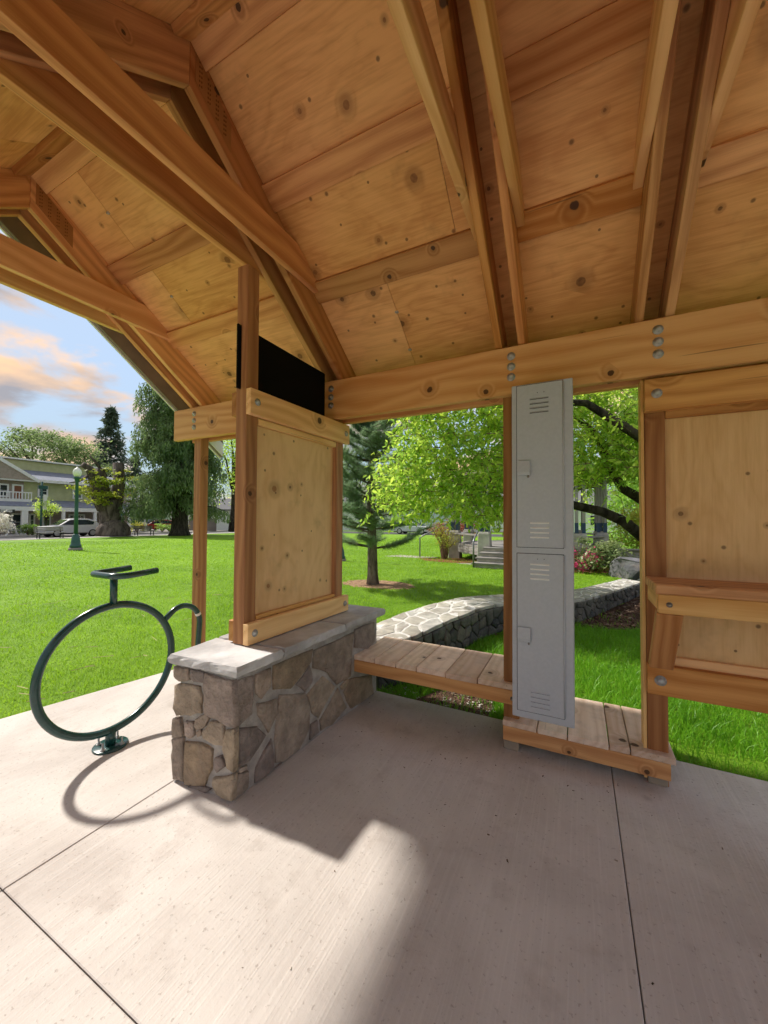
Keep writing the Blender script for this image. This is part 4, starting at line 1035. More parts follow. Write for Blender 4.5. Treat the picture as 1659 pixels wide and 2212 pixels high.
# young pine in the left opening
pt = thing('pine_tree', 'young pine with dark needles and grey trunk in the needle ring', 'tree', (PINE[0], PINE[1], GZ))
b = Vector((PINE[0], PINE[1], GZ - 0.03))
tube('trunk', [b, b + Vector((0, 0, 0.25)), b + Vector((-0.02, 0, 1.0)), b + Vector((-0.06, 0, 2.0)), b + Vector((-0.05, 0, 3.6)), b + Vector((-0.04, 0, 5.6))], [0.165, 0.135, 0.115, 0.10, 0.075, 0.02], MAT['pine_bark'], pt, 14, noise=0.05)
parts, tufts = [], []
def branch(o, a, L, lift):
    d = Vector((math.cos(a), math.sin(a), 0)); pts = [o + d * (L * u) + Vector((0, 0, lift * L * (0.25 * u + 0.75 * u * u))) for u in (0, 0.3, 0.6, 0.85, 1.0)]
    parts.append(tube_geo(pts, [0.028, 0.022, 0.016, 0.010, 0.006], 6))
    for u in (0.42, 0.55, 0.68, 0.8, 0.9, 1.0):
        c = o + d * (L * u) + Vector((0, 0, lift * L * (0.25 * u + 0.75 * u * u)))
        tufts.append((c, (d + Vector((0, 0, lift + 0.3))).normalized()))
        for sg in (-1, 1):
            sd = Vector((-d.y, d.x, 0)) * sg
            if rnd.random() < 0.85:
                l2 = L * 0.28 * rnd.uniform(0.5, 1.1); e = c + (sd * 0.8 + d * 0.5 + Vector((0, 0, 0.25))) * l2
                parts.append(tube_geo([c, c.lerp(e, 0.5) + Vector((0, 0, -0.02)), e], [0.010, 0.007, 0.004], 5))
                tufts.append((e, (e - c).normalized())); tufts.append((c.lerp(e, 0.55), (e - c).normalized()))
for zc, n_, L in ((0.92, 6, 1.25), (1.33, 5, 1.15), (1.72, 6, 1.3), (2.15, 6, 1.3), (2.6, 6, 1.2), (3.05, 6, 1.1), (3.5, 6, 0.95), (4.0, 6, 0.8), (4.5, 5, 0.6), (5.0, 5, 0.4)):
    a0 = rnd.uniform(0, 6.28)
    for k_ in range(n_): branch(b + Vector((-0.03, 0, zc + rnd.uniform(-0.06, 0.06))), a0 + 6.28 * k_ / n_ + rnd.uniform(-0.25, 0.25), L * rnd.uniform(0.75, 1.1), rnd.uniform(0.12, 0.38))
for k_ in range(26):
    zc = 1.25 + 3.4 * rnd.random(); branch(b + Vector((-0.03, 0, zc)), rnd.uniform(0, 6.28), (1.25 - 0.2 * max(0, zc - 1.5)) * rnd.uniform(0.5, 1.05), rnd.uniform(0.3, 0.8))
V, Fc = merge(parts); add('branches', V, Fc, MAT['pine_bark'], pt, smooth=True)
C_ = np.array([tuple(c) for c, d in tufts]); D_ = np.array([tuple(d) for c, d in tufts]); nn_ = 66
n = len(C_) * nn_; c = np.repeat(C_, nn_, 0); d = np.repeat(D_, nn_, 0)
u = nrg.normal(size=(n, 3)); u /= np.linalg.norm(u, axis=1)[:, None]; dr = d * 0.75 + u; dr /= np.linalg.norm(dr, axis=1)[:, None]
c = c - d * nrg.uniform(0, 0.14, n)[:, None]
s = np.cross(dr, nrg.normal(size=(n, 3))); s /= np.linalg.norm(s, axis=1)[:, None]; L = nrg.uniform(0.09, 0.15, n)[:, None]
V = np.stack([c - s * 0.0042, c + s * 0.0042, c + dr * L], 1).reshape(-1, 3)
np_mesh('needles', V, np.arange(3 * n).reshape(-1, 3), MAT['needle'], pt)

# spreading bright-leaved tree beyond the right partition
bt = thing('spreading_tree', 'wide spreading tree with drooping bright green leaves beyond the locker', 'tree', (1.45, 7.6, GZ))
b = Vector((1.62, 7.7, GZ - 0.05))
tube('trunk', [b, b + Vector((-0.02, 0, 0.5)), b + Vector((-0.06, 0, 1.0)), b + Vector((-0.03, 0.05, 2.1))], [0.26, 0.20, 0.18, 0.12], MAT['dark_bark'], bt, 12, noise=0.05)
def dp(u, v, dist):
    d = FW + RT * ((u - CX) / F_PX) - UP * ((v - CY) / F_PX); return EYEP + d * dist
limb1 = [b + Vector((-0.04, 0, 0.75)), dp(1392, 1163, 7.4), dp(1345, 1125, 7.2), dp(1300, 1105, 7.0), dp(1243, 1092, 6.8), dp(1170, 1075, 6.6), dp(1100, 1030, 6.4)]
tube('limb', limb1, [0.13, 0.11, 0.095, 0.085, 0.075, 0.06, 0.03], MAT['dark_bark'], bt, 9, noise=0.04)
limb2 = [b + Vector((-0.05, 0.02, 1.25)), dp(1392, 1083, 7.4), dp(1345, 1055, 7.3), dp(1318, 1010, 7.2), dp(1290, 940, 7.0), dp(1220, 880, 6.7)]
tube('limb', limb2, [0.12, 0.10, 0.085, 0.07, 0.06, 0.03], MAT['dark_bark'], bt, 9, noise=0.04)
limb3 = [b + Vector((-0.03, 0.05, 1.9)), b + Vector((-0.5, -0.3, 2.8)), b + Vector((-1.5, -0.8, 3.5)), b + Vector((-3.0, -1.0, 3.7))]
tube('limb', limb3, [0.11, 0.09, 0.06, 0.03], MAT['dark_bark'], bt, 8, noise=0.04)
tw, P = [], []
def spray(c, L, k, dirx=None):
    a = rnd.uniform(0, 6.28); d = Vector((math.cos(a), math.sin(a), -0.25)) if dirx is None else dirx
    pts = [c, c + d * L * 0.5 + Vector((0, 0, 0.03)), c + d * L + Vector((0, 0, -0.35 * L))]
    tw.append(tube_geo(pts, [0.006, 0.004, 0.002], 4))
    for j in range(k):
        u_ = rnd.uniform(0.1, 1.0); q_ = pts[0].lerp(pts[1], u_ * 2) if u_ < 0.5 else pts[1].lerp(pts[2], u_ * 2 - 1)
        P.append((q_.x + rnd.gauss(0, 0.05), q_.y + rnd.gauss(0, 0.05), q_.z + rnd.gauss(0, 0.035)))
def canopy_low(u):   # underside of the crown, frame height at frame column u
    return np.interp(u, [770, 800, 850, 900, 960, 1010, 1060, 1090, 1160, 1240, 1290, 1340, 1400], [1088, 1118, 1105, 1135, 1108, 1128, 1128, 1145, 1085, 1055, 1035, 1030, 1050])
def canopy_left(v): return np.interp(v, [850, 905, 960, 1000, 1040, 1080, 1140], [835, 838, 832, 812, 800, 782, 800])
cnt = 0
while cnt < 2050:
    u_, v_ = rnd.uniform(770, 1470), rnd.uniform(740, 1150); dist = rnd.uniform(5.6, 8.2)
    if u_ > 1230 and dist < 6.2: dist += 1.2
    if v_ > canopy_low(u_) - rnd.uniform(0, 26) or u_ < canopy_left(v_) + rnd.uniform(0, 40): continue
    c = dp(u_, v_, dist)
    if c.z > 4.3: continue
    spray(c, rnd.uniform(0.18, 0.42), 17); cnt += 1
for k_ in range(420):                                    # crown above and to the right, out of the openings
    a = rnd.uniform(0, 6.28); q_ = rnd.uniform(0.2, 1); c = Vector((0.6 + 3.4 * q_ * math.cos(a), 7.6 + 2.4 * q_ * math.sin(a), rnd.uniform(2.6, 4.8) - q_))
    if c.y > 5.2: spray(c, rnd.uniform(0.25, 0.5), 14)
V, Fc = merge(tw); add('twigs', V, Fc, MAT['twig'], bt)
P = np.array(P); sel = nrg.random(len(P)) < 0.30
crown_mesh('crown', P[~sel], 0.105, MAT['bright_leaf'], bt, aspect=0.42, droop=0.75)
crown_mesh('mature_foliage', P[sel], 0.11, MAT['dark_leaf'], bt, aspect=0.42, droop=0.75)

# weeping cedar at the far side of the lawn
cb = at(388, 1157, z=GZ)
ct = thing('weeping_cedar', 'huge weeping cedar with hanging dark green sprays across the lawn', 'tree', cb)
tube('trunk', [cb + Vector((0, 0, -0.1)), cb + Vector((0, 0, 0.5)), cb + Vector((0, 0, 1.6)), cb + Vector((0.1, 0, 4.5)), cb + Vector((0, 0, 12)), cb + Vector((0, 0, 21))], [1.05, 0.82, 0.72, 0.62, 0.4, 0.05], MAT['dark_bark'], ct, 14, noise=0.08)
parts, P, Dn = [], [], []
for k_ in range(340):
    zz = 2.3 + 18.0 * rnd.random() ** 0.95; fr = (zz - 2.2) / 18.5
    L = (4.15 * (1 - fr) ** 0.32 + 0.35) * rnd.uniform(0.66, 1.10); a = rnd.uniform(0, 6.28); d = Vector((math.cos(a), math.sin(a), 0))
    dro = rnd.uniform(0.10, 0.30)
    f_ = lambda u: cb + d * (L * u) + Vector((0, 0, zz + 0.5 * L * 0.35 * math.sin(u * 2.2) - dro * L * u * u))
    parts.append(tube_geo([f_(u) for u in (0, 0.35, 0.7, 1.0)], [0.10, 0.06, 0.035, 0.012], 5))
    for u in np.linspace(0.3, 1.0, 9):
        c = f_(u); sw = 0.42 * L * (1 - 0.5 * u)
        for q_ in range(4):
            off = Vector((-d.y, d.x, 0)) * rnd.uniform(-sw, sw) * 0.6; hl = rnd.uniform(0.6, 1.6); m_ = 10
            for j in range(m_):
                w_ = j / m_; P.append((c.x + off.x + rnd.gauss(0, 0.075), c.y + off.y + rnd.gauss(0, 0.075), max(cb.z + 1.5, c.z - hl * w_ + rnd.gauss(0, 0.05))))
V, Fc = merge(parts); add('branches', V, Fc, MAT['dark_bark'], ct, smooth=True)
crown_mesh('crown', np.array(P), 0.32, MAT['cedar_leaf'], ct, aspect=0.30, droop=2.2)

# pollarded old maple
mb = at(245, 1158, z=GZ)
mt_ = thing('pollarded_maple', 'massive cut-back old maple trunk sprouting yellow-green leaves by the street', 'tree', mb)
xm = mb.x
def mp_(u, v): return at(u, v, x=xm)
MS = 0.52
def tg_(pts, rad, n, noise=0.0): return tube_geo(pts, [q * MS for q in rad], n, noise=noise)
parts = [tg_([mp_(240, 1166), mp_(240, 1150), mp_(238, 1120), mp_(236, 1095), mp_(234, 1080)], [2.35, 2.0, 1.55, 1.55, 1.75], 18, noise=0.07),
  tg_([mp_(226, 1100), mp_(216, 1078), mp_(205, 1045), mp_(193, 1012), mp_(178, 1003)], [1.15, 1.05, 0.85, 0.6, 0.45], 12, noise=0.10),
  tg_([mp_(228, 1092), mp_(223, 1060), mp_(218, 1030), mp_(217, 1012)], [1.0, 0.9, 0.75, 0.7], 12, noise=0.10),
  tg_([mp_(218, 1014), mp_(206, 998), mp_(194, 985)], [0.28, 0.22, 0.15], 8),
  tg_([mp_(246, 1100), mp_(253, 1070), mp_(258, 1040), mp_(256, 1000)], [1.2, 1.1, 0.95, 0.8], 13, noise=0.10),
  tg_([mp_(190, 1028), mp_(170, 1040), mp_(150, 1043)], [0.26, 0.16, 0.08], 6)]
V, Fc = merge(parts); add('trunk', V, Fc, MAT['old_bark'], mt_, smooth=True)
v, f = tube_geo([(xm + 0.2, mb.y - 0.1, GZ + h_) for h_ in (-0.1, 0.3, 0.75, 1.15, 1.45)], [1.30, 1.35, 1.25, 1.0, 0.8], 22, noise=0.08)
add('root_flare', v, f, MAT['old_bark'], mt_, smooth=True)
P = []
for (u_, v_, n_, s_) in ((190, 1045, 900, 0.9), (175, 1065, 500, 0.8), (205, 1072, 700, 0.8), (150, 1057, 250, 0.55), (236, 1040, 700, 0.8), (215, 1085, 350, 0.5), (195, 1088, 250, 0.5), (272, 1035, 500, 0.7), (275, 1060, 380, 0.6), (240, 1070, 250, 0.5), (205, 1020, 350, 0.6), (262, 1080, 150, 0.4)):
    c = mp_(u_, v_) + Vector((rnd.uniform(0.6, 1.6), 0, 0))
    for j in range(n_ // 110):
        q_ = nrg.normal(size=3) * np.array([0.5, 0.9, 0.7]) * s_ * 0.62; P.append(np.array(c) + q_ + nrg.normal(size=(40, 3)) * np.array([0.2, 0.28, 0.07]))
crown_mesh('leaf_sprouts', np.concatenate(P), 0.20, MAT['maple_leaf'], mt_, aspect=0.8)

# ------------------------------------------------------------------ bandstand, its planting, stones
MAT['grey_timber'] = wood('weathered_grey_timber', (0.36, 0.34, 0.32), (0.21, 0.195, 0.18), knots=0.2)
MAT['dark_timber'] = wood('dark_stained_timber', (0.12, 0.085, 0.06), (0.06, 0.04, 0.03), knots=0.1)
MAT['pedestal'] = plain('weathered_concrete', (0.44, 0.42, 0.38), 0.9, 0.2, var=0.2, scale=3, bump=0.4)
MAT['blue_shoe'] = plain('blue_post_shoe', (0.025, 0.055, 0.12), 0.4, 0.5)
MAT['rail'] = plain('grey_handrail', (0.20, 0.21, 0.22), 0.4, 0.5, 0.6)
BC = Vector((-1.95, 16.9, GZ)); BR = 2.9; FZ = 0.58
bs = thing('bandstand', 'timber bandstand on concrete pedestals with grey steps and handrails', 'bandstand', BC)
oct_ = [Vector((x_, y_, GZ)) for x_, y_ in ((0.75, 18.1), (0.05, 19.6), (-3.06, 19.6), (-4.63, 18.0), (-4.63, 15.8), (-3.06, 14.2), (0.05, 14.2), (0.75, 15.9))]
prism('deck', [(p.x, p.y, FZ - 0.08) for p in oct_], (0, 0, 0.08), MAT['grey_timber'], bs, axis=(1, 0, 0))
for k in range(8):
    p, q = oct_[k], oct_[(k + 1) % 8]
    a, b = p.lerp(q, 0.04) * 1.0, p.lerp(q, 0.96)
    bar('skirt_board', (a.x, a.y, 0.36), (b.x, b.y, 0.36), 0.05, 0.26, MAT['grey_timber'], bs)
    bar('roof_beam', (p.x, p.y, 3.05), (q.x, q.y, 3.05), 0.14, 0.24, MAT['dark_timber'], bs)
    if k != 5: bar('seat_rail', (a.x, a.y, 0.98), (b.x, b.y, 0.98), 0.30, 0.05, MAT['grey_timber'], bs)
    v = []
    for z, w in ((GZ, 0.24), (1.05, 0.20), (1.12, 0.17)): v += [(p.x + sx * w, p.y + sy * w, z) for sx, sy in ((-1, -1), (1, -1), (1, 1), (-1, 1))]
    f = [(3, 2, 1, 0), (8, 9, 10, 11)] + [(4 * l + i, 4 * l + (i + 1) % 4, 4 * l + 4 + (i + 1) % 4, 4 * l + 4 + i) for l in (0, 1) for i in range(4)]
    add('pedestal', v, f, MAT['pedestal'], bs, bevel=0.015)
    for sx, sy in ((-0.105, -0.105), (0.105, -0.105), (0.105, 0.105), (-0.105, 0.105)):
        c = box('column', (p.x + sx - 0.05, p.y + sy - 0.05, 1.118), (p.x + sx + 0.05, p.y + sy + 0.05, 3.0), MAT['grey_timber'], bs)
        box('post_shoe', (p.x + sx - 0.056, p.y + sy - 0.056, 1.12), (p.x + sx + 0.056, p.y + sy + 0.056, 1.46), MAT['blue_shoe'], c)
apex = BC + Vector((0, 0, 5.0))
for k in range(8):
    p, q = oct_[k] + (oct_[k] - BC) * 0.18, oct_[(k + 1) % 8] + (oct_[(k + 1) % 8] - BC) * 0.18
    prism('roof_panel', [(p.x, p.y, 3.1), (q.x, q.y, 3.1), (apex.x, apex.y, apex.z)], (0, 0, 0.08), MAT['dark_timber'], bs, axis=(q - p), bevel=0)
for i in range(4):
    z1 = FZ - 0.005 - i * 0.152; y0 = 14.05 - 0.32 * (i + 1)
    box('step', (-3.02 - 0.06 * i, y0, z1 - 0.06), (-0.70, 14.08 - 0.31 * i, z1), MAT['grey_timber'], bs, 0.006)
    if i < 3: box('riser', (-2.98 - 0.06 * i, y0 + 0.05, z1 - 0.152), (-0.74, y0 + 0.08, z1 - 0.061), MAT['pedestal'], bs, 0.003)
    else: box('riser', (-3.15, y0 + 0.05, GZ - 0.02), (-0.74, y0 + 0.09, z1 - 0.061), MAT['pedestal'], bs, 0.003)
for xr in (-3.12, -0.62):
    tube('handrail', [(xr, 12.75, GZ), (xr, 12.75, 0.82), (xr, 12.85, 0.90), (xr, 14.25, 1.55), (xr, 14.32, 1.52), (xr, 14.32, FZ)], 0.03, MAT['rail'], bs, 8)
tube('handrail', [(-6.05, 15.35, GZ), (-6.05, 15.35, 0.78), (-5.95, 15.4, 0.86), (-4.95, 15.9, 1.42), (-4.9, 15.95, FZ)], 0.03, MAT['rail'], bs, 8)

c = at(960, 1208, z=GZ)
sb = thing('twiggy_shrub', 'upright twiggy shrub with sparse yellow-green leaves beside the bandstand', 'shrub', c)
parts, P = [], []
for k_ in range(46):
    a = rnd.uniform(0, 6.28); sp = rnd.uniform(0.1, 0.85); h_ = rnd.uniform(0.7, 1.55); e = c + Vector((math.cos(a) * sp, math.sin(a) * sp, h_)); m_ = c + Vector((math.cos(a) * sp * 0.35, math.sin(a) * sp * 0.35, h_ * 0.55))
    parts.append(tube_geo([c + Vector((math.cos(a) * 0.1, math.sin(a) * 0.1, -0.02)), m_, e], [0.014, 0.009, 0.004], 5))
    for j in range(26): w_ = rnd.uniform(0.35, 1); q_ = m_.lerp(e, w_); P.append((q_.x + rnd.gauss(0, .07), q_.y + rnd.gauss(0, .07), q_.z + rnd.gauss(0, .07)))
V, Fc = merge(parts); add('stems', V, Fc, MAT['twig'], sb); crown_mesh('foliage', np.array(P), 0.06, MAT['yellow_leaf'], sb, aspect=0.6)
c = at(1290, 1226, z=GZ); c = Vector((0.42, 13.6, GZ))
shrub('rhododendron', 'pale green rhododendron with pink blossom in front of the bandstand pedestals', c, 0.85, 1.0, 2600, 'rhodo_leaf', 0.12,
      flowers=('pink', [c + Vector(q) for q in ((-0.72, -0.35, 0.62), (-0.60, -0.45, 0.52), (-0.78, -0.3, 0.45), (-0.45, -0.6, 0.28), (-0.3, -0.65, 0.22), (-0.12, -0.72, 0.55), (-0.55, -0.5, 0.18), (0.05, -0.7, 0.5))], 70))
shrub('golden_shrub', 'large yellow-green shrub behind the grey timber edging', (2.55, 17.4, GZ), 1.55, 2.2, 5200, 'yellow_leaf', 0.12, clumps=50)
shrub('red_shrub', 'dark red-leaved shrub beyond the twiggy shrub', (-7.6, 24.5, GZ), 1.6, 1.9, 2600, 'red_leaf', 0.14)
conifer('spruce_tree', 'dense green spruce behind the golden shrub', (3.2, 24.0, GZ), 9, 3.6, 9000, 'dark_leaf', 0.3, group=None)
te = thing('timber_edging', 'weathered grey plank edging above the boulders', 'edging', (2.4, 14.9, GZ))
for i, z0 in enumerate((0.02, 0.30)): box('board', (0.95, 14.80, z0), (4.6, 14.88, z0 + 0.27), MAT['grey_timber'], te)
box('cap_board', (0.90, 14.72, 0.575), (4.65, 14.96, 0.62), MAT['grey_timber'], te)
for xx in (1.1, 2.8, 4.4): box('stake', (xx, 14.885, GZ - 0.05), (xx + 0.09, 14.97, 0.57), MAT['grey_timber'], te)
MAT['boulder'] = stone('grey_boulder', [(0.10, 0.105, 0.115), (0.14, 0.14, 0.15), (0.085, 0.09, 0.095)], scale=3.0, bump=1.0)
def boulder(label, c, r, seed):
    rr = random.Random(seed); bm = bmesh.new(); bmesh.ops.create_icosphere(bm, subdivisions=3, radius=1.0)
    ax_ = [Vector((rr.gauss(0, 1), rr.gauss(0, 1), rr.gauss(0, 1))).normalized() for _ in range(9)]; lim = [rr.uniform(0.42, 0.75) for _ in ax_]
    for v in bm.verts:
        for a_, l_ in zip(ax_, lim):
            d_ = v.co.dot(a_)
            if d_ > l_: v.co -= a_ * (d_ - l_)
        v.co = Vector((v.co.x * r[0] * 1.3, v.co.y * r[1] * 1.3, v.co.z * r[2] * 1.3)) + Vector((rr.gauss(0, 1), rr.gauss(0, 1), rr.gauss(0, 1))) * 0.012
    me = bpy.data.meshes.new('boulder'); bm.to_mesh(me); bm.free(); me.materials.append(MAT['boulder'])
    o = bpy.data.objects.new('boulder', me); link(o, Matrix.Translation(Vector(c)), None); tag(o, label, 'boulder', 'boulders at the end of the stone wall')
boulder('largest grey boulder below the timber edging', (1.55, 12.6, 0.16), (0.62, 0.5, 0.42), 1)
boulder('flat pale boulder at the foot of the stone wall end', (1.62, 10.9, 0.02), (0.5, 0.4, 0.14), 2)
boulder('smaller grey boulder on the end of the stone wall', (1.28, 11.3, 0.16), (0.34, 0.3, 0.26), 3)

# ------------------------------------------------------------------ streets
MAT['asphalt'] = plain('asphalt', (0.075, 0.075, 0.08), 0.9, 0.2, var=0.2, scale=2, bump=0.3)
MAT['pave'] = plain('pavement_concrete', (0.42, 0.40, 0.37), 0.9, 0.2, var=0.12, scale=1.5)
add('pavement', [(-38.0, -60, GZ + 0.02), (-36.3, -60, GZ + 0.02), (-36.3, 140, GZ + 0.02), (-38.0, 140, GZ + 0.02)], [(0, 1, 2, 3)], MAT['pave']); tag(bpy.data.objects['pavement'], kind='structure')
add('road', [(-44.6, -60, GZ - 0.08), (-38.0, -60, GZ - 0.08), (-38.0, 140, GZ - 0.08), (-44.6, 140, GZ - 0.08)], [(0, 1, 2, 3)], MAT['asphalt']); tag(bpy.data.objects['road'], kind='structure')
o = box('kerb', (-38.12, -60, GZ - 0.1), (-37.98, 140, GZ + 0.025), MAT['pave'], None, 0.01); tag(o, kind='structure')
o = box('far_pavement', (-140, -60, GZ - 0.2), (-44.6, 140, GZ + 0.03), MAT['pave'], None, 0.02); tag(o, kind='structure')
add('side_road', [(-36.3, 39.5, GZ + 0.008), (120, 39.5, GZ + 0.008), (120, 47, GZ + 0.008), (-36.3, 47, GZ + 0.008)], [(0, 1, 2, 3)], MAT['asphalt']); tag(bpy.data.objects['side_road'], kind='structure')

# ------------------------------------------------------------------ the green two-storey building
MAT['green_wall'] = NT('green_board_siding'); t = MAT['green_wall']; o_ = t.obj(); sp_ = t.new('ShaderNodeSeparateXYZ'); t.put(sp_, 0, o_)
MAT['green_wall'] = t.set(t.mix(t.step(t.noise(o_, 2, 4), 0.3, 0.7), (0.42, 0.43, 0.24), (0.49, 0.50, 0.29)), 0.8, 0.2)
MAT['brown_wall'] = plain('brown_siding', (0.33, 0.275, 0.235), 0.8, 0.2)
MAT['blue_roof'] = plain('slate_blue_shingle', (0.20, 0.22, 0.265), 0.9, 0.2, var=0.15, scale=3, bump=0.4)
MAT['white_paint'] = plain('white_paint', (0.72, 0.72, 0.71), 0.6, 0.3, var=0.04)
MAT['glass'] = plain('window_glass', (0.03, 0.04, 0.05), 0.08, 0.7, var=0.3, scale=1)
MAT['door_wood'] = plain('brown_door', (0.22, 0.09, 0.05), 0.6, 0.3)
MAT['sign_black'] = plain('black_sign', (0.02, 0.02, 0.025), 0.5, 0.4)
MAT['sign_text'] = plain('sign_lettering', (0.62, 0.62, 0.60), 0.6, 0.3)
MAT['blue_sign'] = plain('blue_sign', (0.04, 0.11, 0.22), 0.5, 0.4)
XB = -52.0; XP = -48.6
zb3 = zf(0, 1120, 0.20494)
def fb(a, b, x=None): return at(*zb3(a, b), x=XB if x is None else x)
gb = thing('shop_building', 'green two-storey shop building with slate blue porch roof and white trim', 'building', (XB - 4, 22, GZ))
YL, YR = 8.0, fb(1640, 500).y
zRT = fb(980, 200).z; zMT = fb(920, 352).z; zEV = fb(920, 442).z; zPT = fb(600, 685).z; zPB = fb(600, 765, XP).z
yG = fb(1430, 300).y
box('upper_wall', (XB - 9, YL, zMT - 0.8), (XB - 3.2, yG - 1.0, zRT + 0.1), MAT['green_wall'], gb, 0, axis=(0, 0, 1))
box('wall', (XB - 10, YL, GZ), (XB, fb(1500, 600).y - 0.4, zEV + 0.25), MAT['green_wall'], gb, 0, axis=(0, 0, 1))
box('ground_floor_wall', (XB - 0.02, YL, GZ), (XB + 0.06, fb(1560, 900).y, zPB + 0.2), MAT['brown_wall'], gb, 0)
box('balcony_wall', (XB + 0.01, YL, zPT), (XB + 0.10, fb(285, 420).y, zEV), MAT['brown_wall'], gb, 0)
def slope(name, x0, z0, x1, z1, ya, yb, mat, th=0.16):
    return prism(name, [(x0, ya, z0), (x0, yb, z0), (x1, yb, z1), (x1, ya, z1)], (0, 0, th), MAT[mat], gb, axis=(0, 1, 0), bevel=0)
slope('roof', XB + 0.8, zEV, XB - 3.6, zMT + 0.55, YL, YR, 'blue_roof')
slope('top_roof', XB - 2.8, zRT + 0.12, XB - 10, zRT + 0.75, YL, yG, 'trim_white')
slope('porch_roof', XP - 0.3, zPB + 0.30, XB + 0.05, zPT + 0.30, YL, fb(1660, 720).y + 1.0, 'blue_roof', 0.12)
box('eave_board', (XB + 0.75, YL, zEV - 0.14), (XB + 0.85, YR, zEV + 0.16), MAT['white_paint'], gb)
box('porch_fascia', (XP - 0.35, YL, zPB - 0.05), (XP - 0.25, fb(1660, 760, XP).y + 1.0, zPB + 0.36), MAT['white_paint'], gb)
yA = fb(370, 385).y; hA = 2.2
g1 = prism('gable', [(XB + 0.9, yA - 7.0, zEV), (XB + 0.9, yA, zEV), (XB + 0.9, yA - 3.5, zEV + hA)], (-3.5, 0, 0), MAT['brown_wall'], gb, axis=(0, 1, 0), bevel=0)
for sg in (-1, 1):
    bar('gable_trim', (XB + 0.98, yA - 3.5 + sg * 3.9, zEV - 0.1), (XB + 0.98, yA - 3.5, zEV + hA + 0.18), 0.14, 0.30, MAT['white_paint'], g1, up=(0, 0.5 * sg, 1))
def window(x, p0, p1, trim=0.14, bars=0, mat='glass', name='window', fr='white_paint'):
    y0, y1 = min(p0.y, p1.y), max(p0.y, p1.y); z0, z1 = min(p0.z, p1.z), max(p0.z, p1.z)
    f_ = box(name, (x, y0, z0), (x + 0.10, y1, z1), MAT[fr], gb, 0.01)
    if bars == 0: cols, rws = 1, 2
    elif bars == 1: cols, rws = 4, 3
    else: cols, rws = 1, 1
    for i in range(cols):
        for j in range(rws):
            a0 = y0 + trim + (y1 - y0 - 2 * trim) * i / cols + 0.02; a1 = y0 + trim + (y1 - y0 - 2 * trim) * (i + 1) / cols - 0.02
            c0 = z0 + trim + (z1 - z0 - 2 * trim) * j / rws + 0.02; c1 = z0 + trim + (z1 - z0 - 2 * trim) * (j + 1) / rws - 0.02
            box('pane', (x + 0.08, a0, c0), (x + 0.112, a1, c1), MAT[mat], f_, 0)
window(XB, fb(458, 452), fb(582, 606)); window(XB, fb(885, 470), fb(1000, 625))
window(XB + 0.1, fb(-30, 430), fb(97, 600)); window(XB + 0.1, fb(140, 440), fb(270, 640), mat='door_wood', bars=2, name='door')
window(XB + 0.06, fb(126, 795), fb(262, 1010)); window(XB + 0.06, fb(345, 800), fb(420, 960)); window(XB + 0.06, fb(830, 805), fb(1028, 925), bars=1)
window(XB + 0.06, fb(510, 800), fb(612, 1010), bars=2); window(XB + 0.06, fb(1140, 815), fb(1170, 1010), bars=2, mat='door_wood', name='door'); window(XB + 0.06, fb(1425, 822), fb(1512, 1000)); window(XB + 0.06, fb(-60, 815), fb(100, 1010), mat='door_wood', bars=2, name='door')
for a in (305, 342, 797, 1183, 1600, 1800):
    q_ = fb(a, 800, XP); box('porch_column', (XP - 0.14 - 0.42, q_.y - 0.14, GZ + 0.02), (XP + 0.14 - 0.42, q_.y + 0.14, zPB + 0.05), MAT['white_paint'], gb, 0.02)
def balcony(y0, y1, z0, z1, depth=1.3):
    fl = box('balcony_floor', (XB + 0.1, y0, z0), (XB + depth, y1, z0 + 0.28), MAT['white_paint'], gb)
    box('balcony_rail', (XB + depth - 0.1, y0, z1 - 0.1), (XB + depth, y1, z1), MAT['white_paint'], gb)
    n_ = int((y1 - y0) / 0.24)
    for i in range(n_ + 1):
        yy = y0 + 0.04 + (y1 - y0 - 0.08) * i / n_; box('baluster', (XB + depth - 0.075, yy - 0.035, z0 + 0.28), (XB + depth - 0.025, yy + 0.035, z1 - 0.1), MAT['white_paint'], fl, 0)
balcony(YL, fb(320, 600).y, fb(300, 662).z, fb(300, 545).z); balcony(fb(1475, 650).y, fb(1630, 650).y, fb(1550, 716).z, fb(1550, 615).z)
box('balcony_back_wall', (XB - 6, fb(1475, 600).y, zPT), (XB + 0.0, fb(1640, 600).y, zEV), MAT['brown_wall'], gb, 0)
q_ = fb(1625, 560); box('balcony_post', (XB + 1.1, q_.y - 0.12, zPT), (XB + 1.3, q_.y + 0.1, zEV), MAT['white_paint'], gb)
# hanging signs under the porch
def hang_sign(name, label, p0, p1, mat, rows_):
    y0, y1, z0, z1 = min(p0.y, p1.y), max(p0.y, p1.y), min(p0.z, p1.z), max(p0.z, p1.z)
    t = thing(name, label, 'sign', (XP, (y0 + y1) / 2, z0))
    box('board', (XP - 0.22, y0, z0), (XP - 0.14, y1, z1), MAT[mat], t, 0.01)
    vs, fs = [], []
    for (zz_, hh, ws) in rows_:
        yy = y0 + 0.18 + 0.25
        for w_ in ws:
            o_ = len(vs); zc_ = z0 + (z1 - z0) * zz_; vs += [(x, y, z) for x in (XP - 0.139, XP - 0.130) for y in (yy, yy + w_ * 0.8) for z in (zc_, zc_ + hh)]
            fs += [tuple(i + o_ for i in f) for f in BF]; yy += w_
            if yy > y1 - 0.25: break
    if vs: tag(add('lettering', vs, fs, MAT['sign_text'], t), kind='stuff')
rs = random.Random(3)
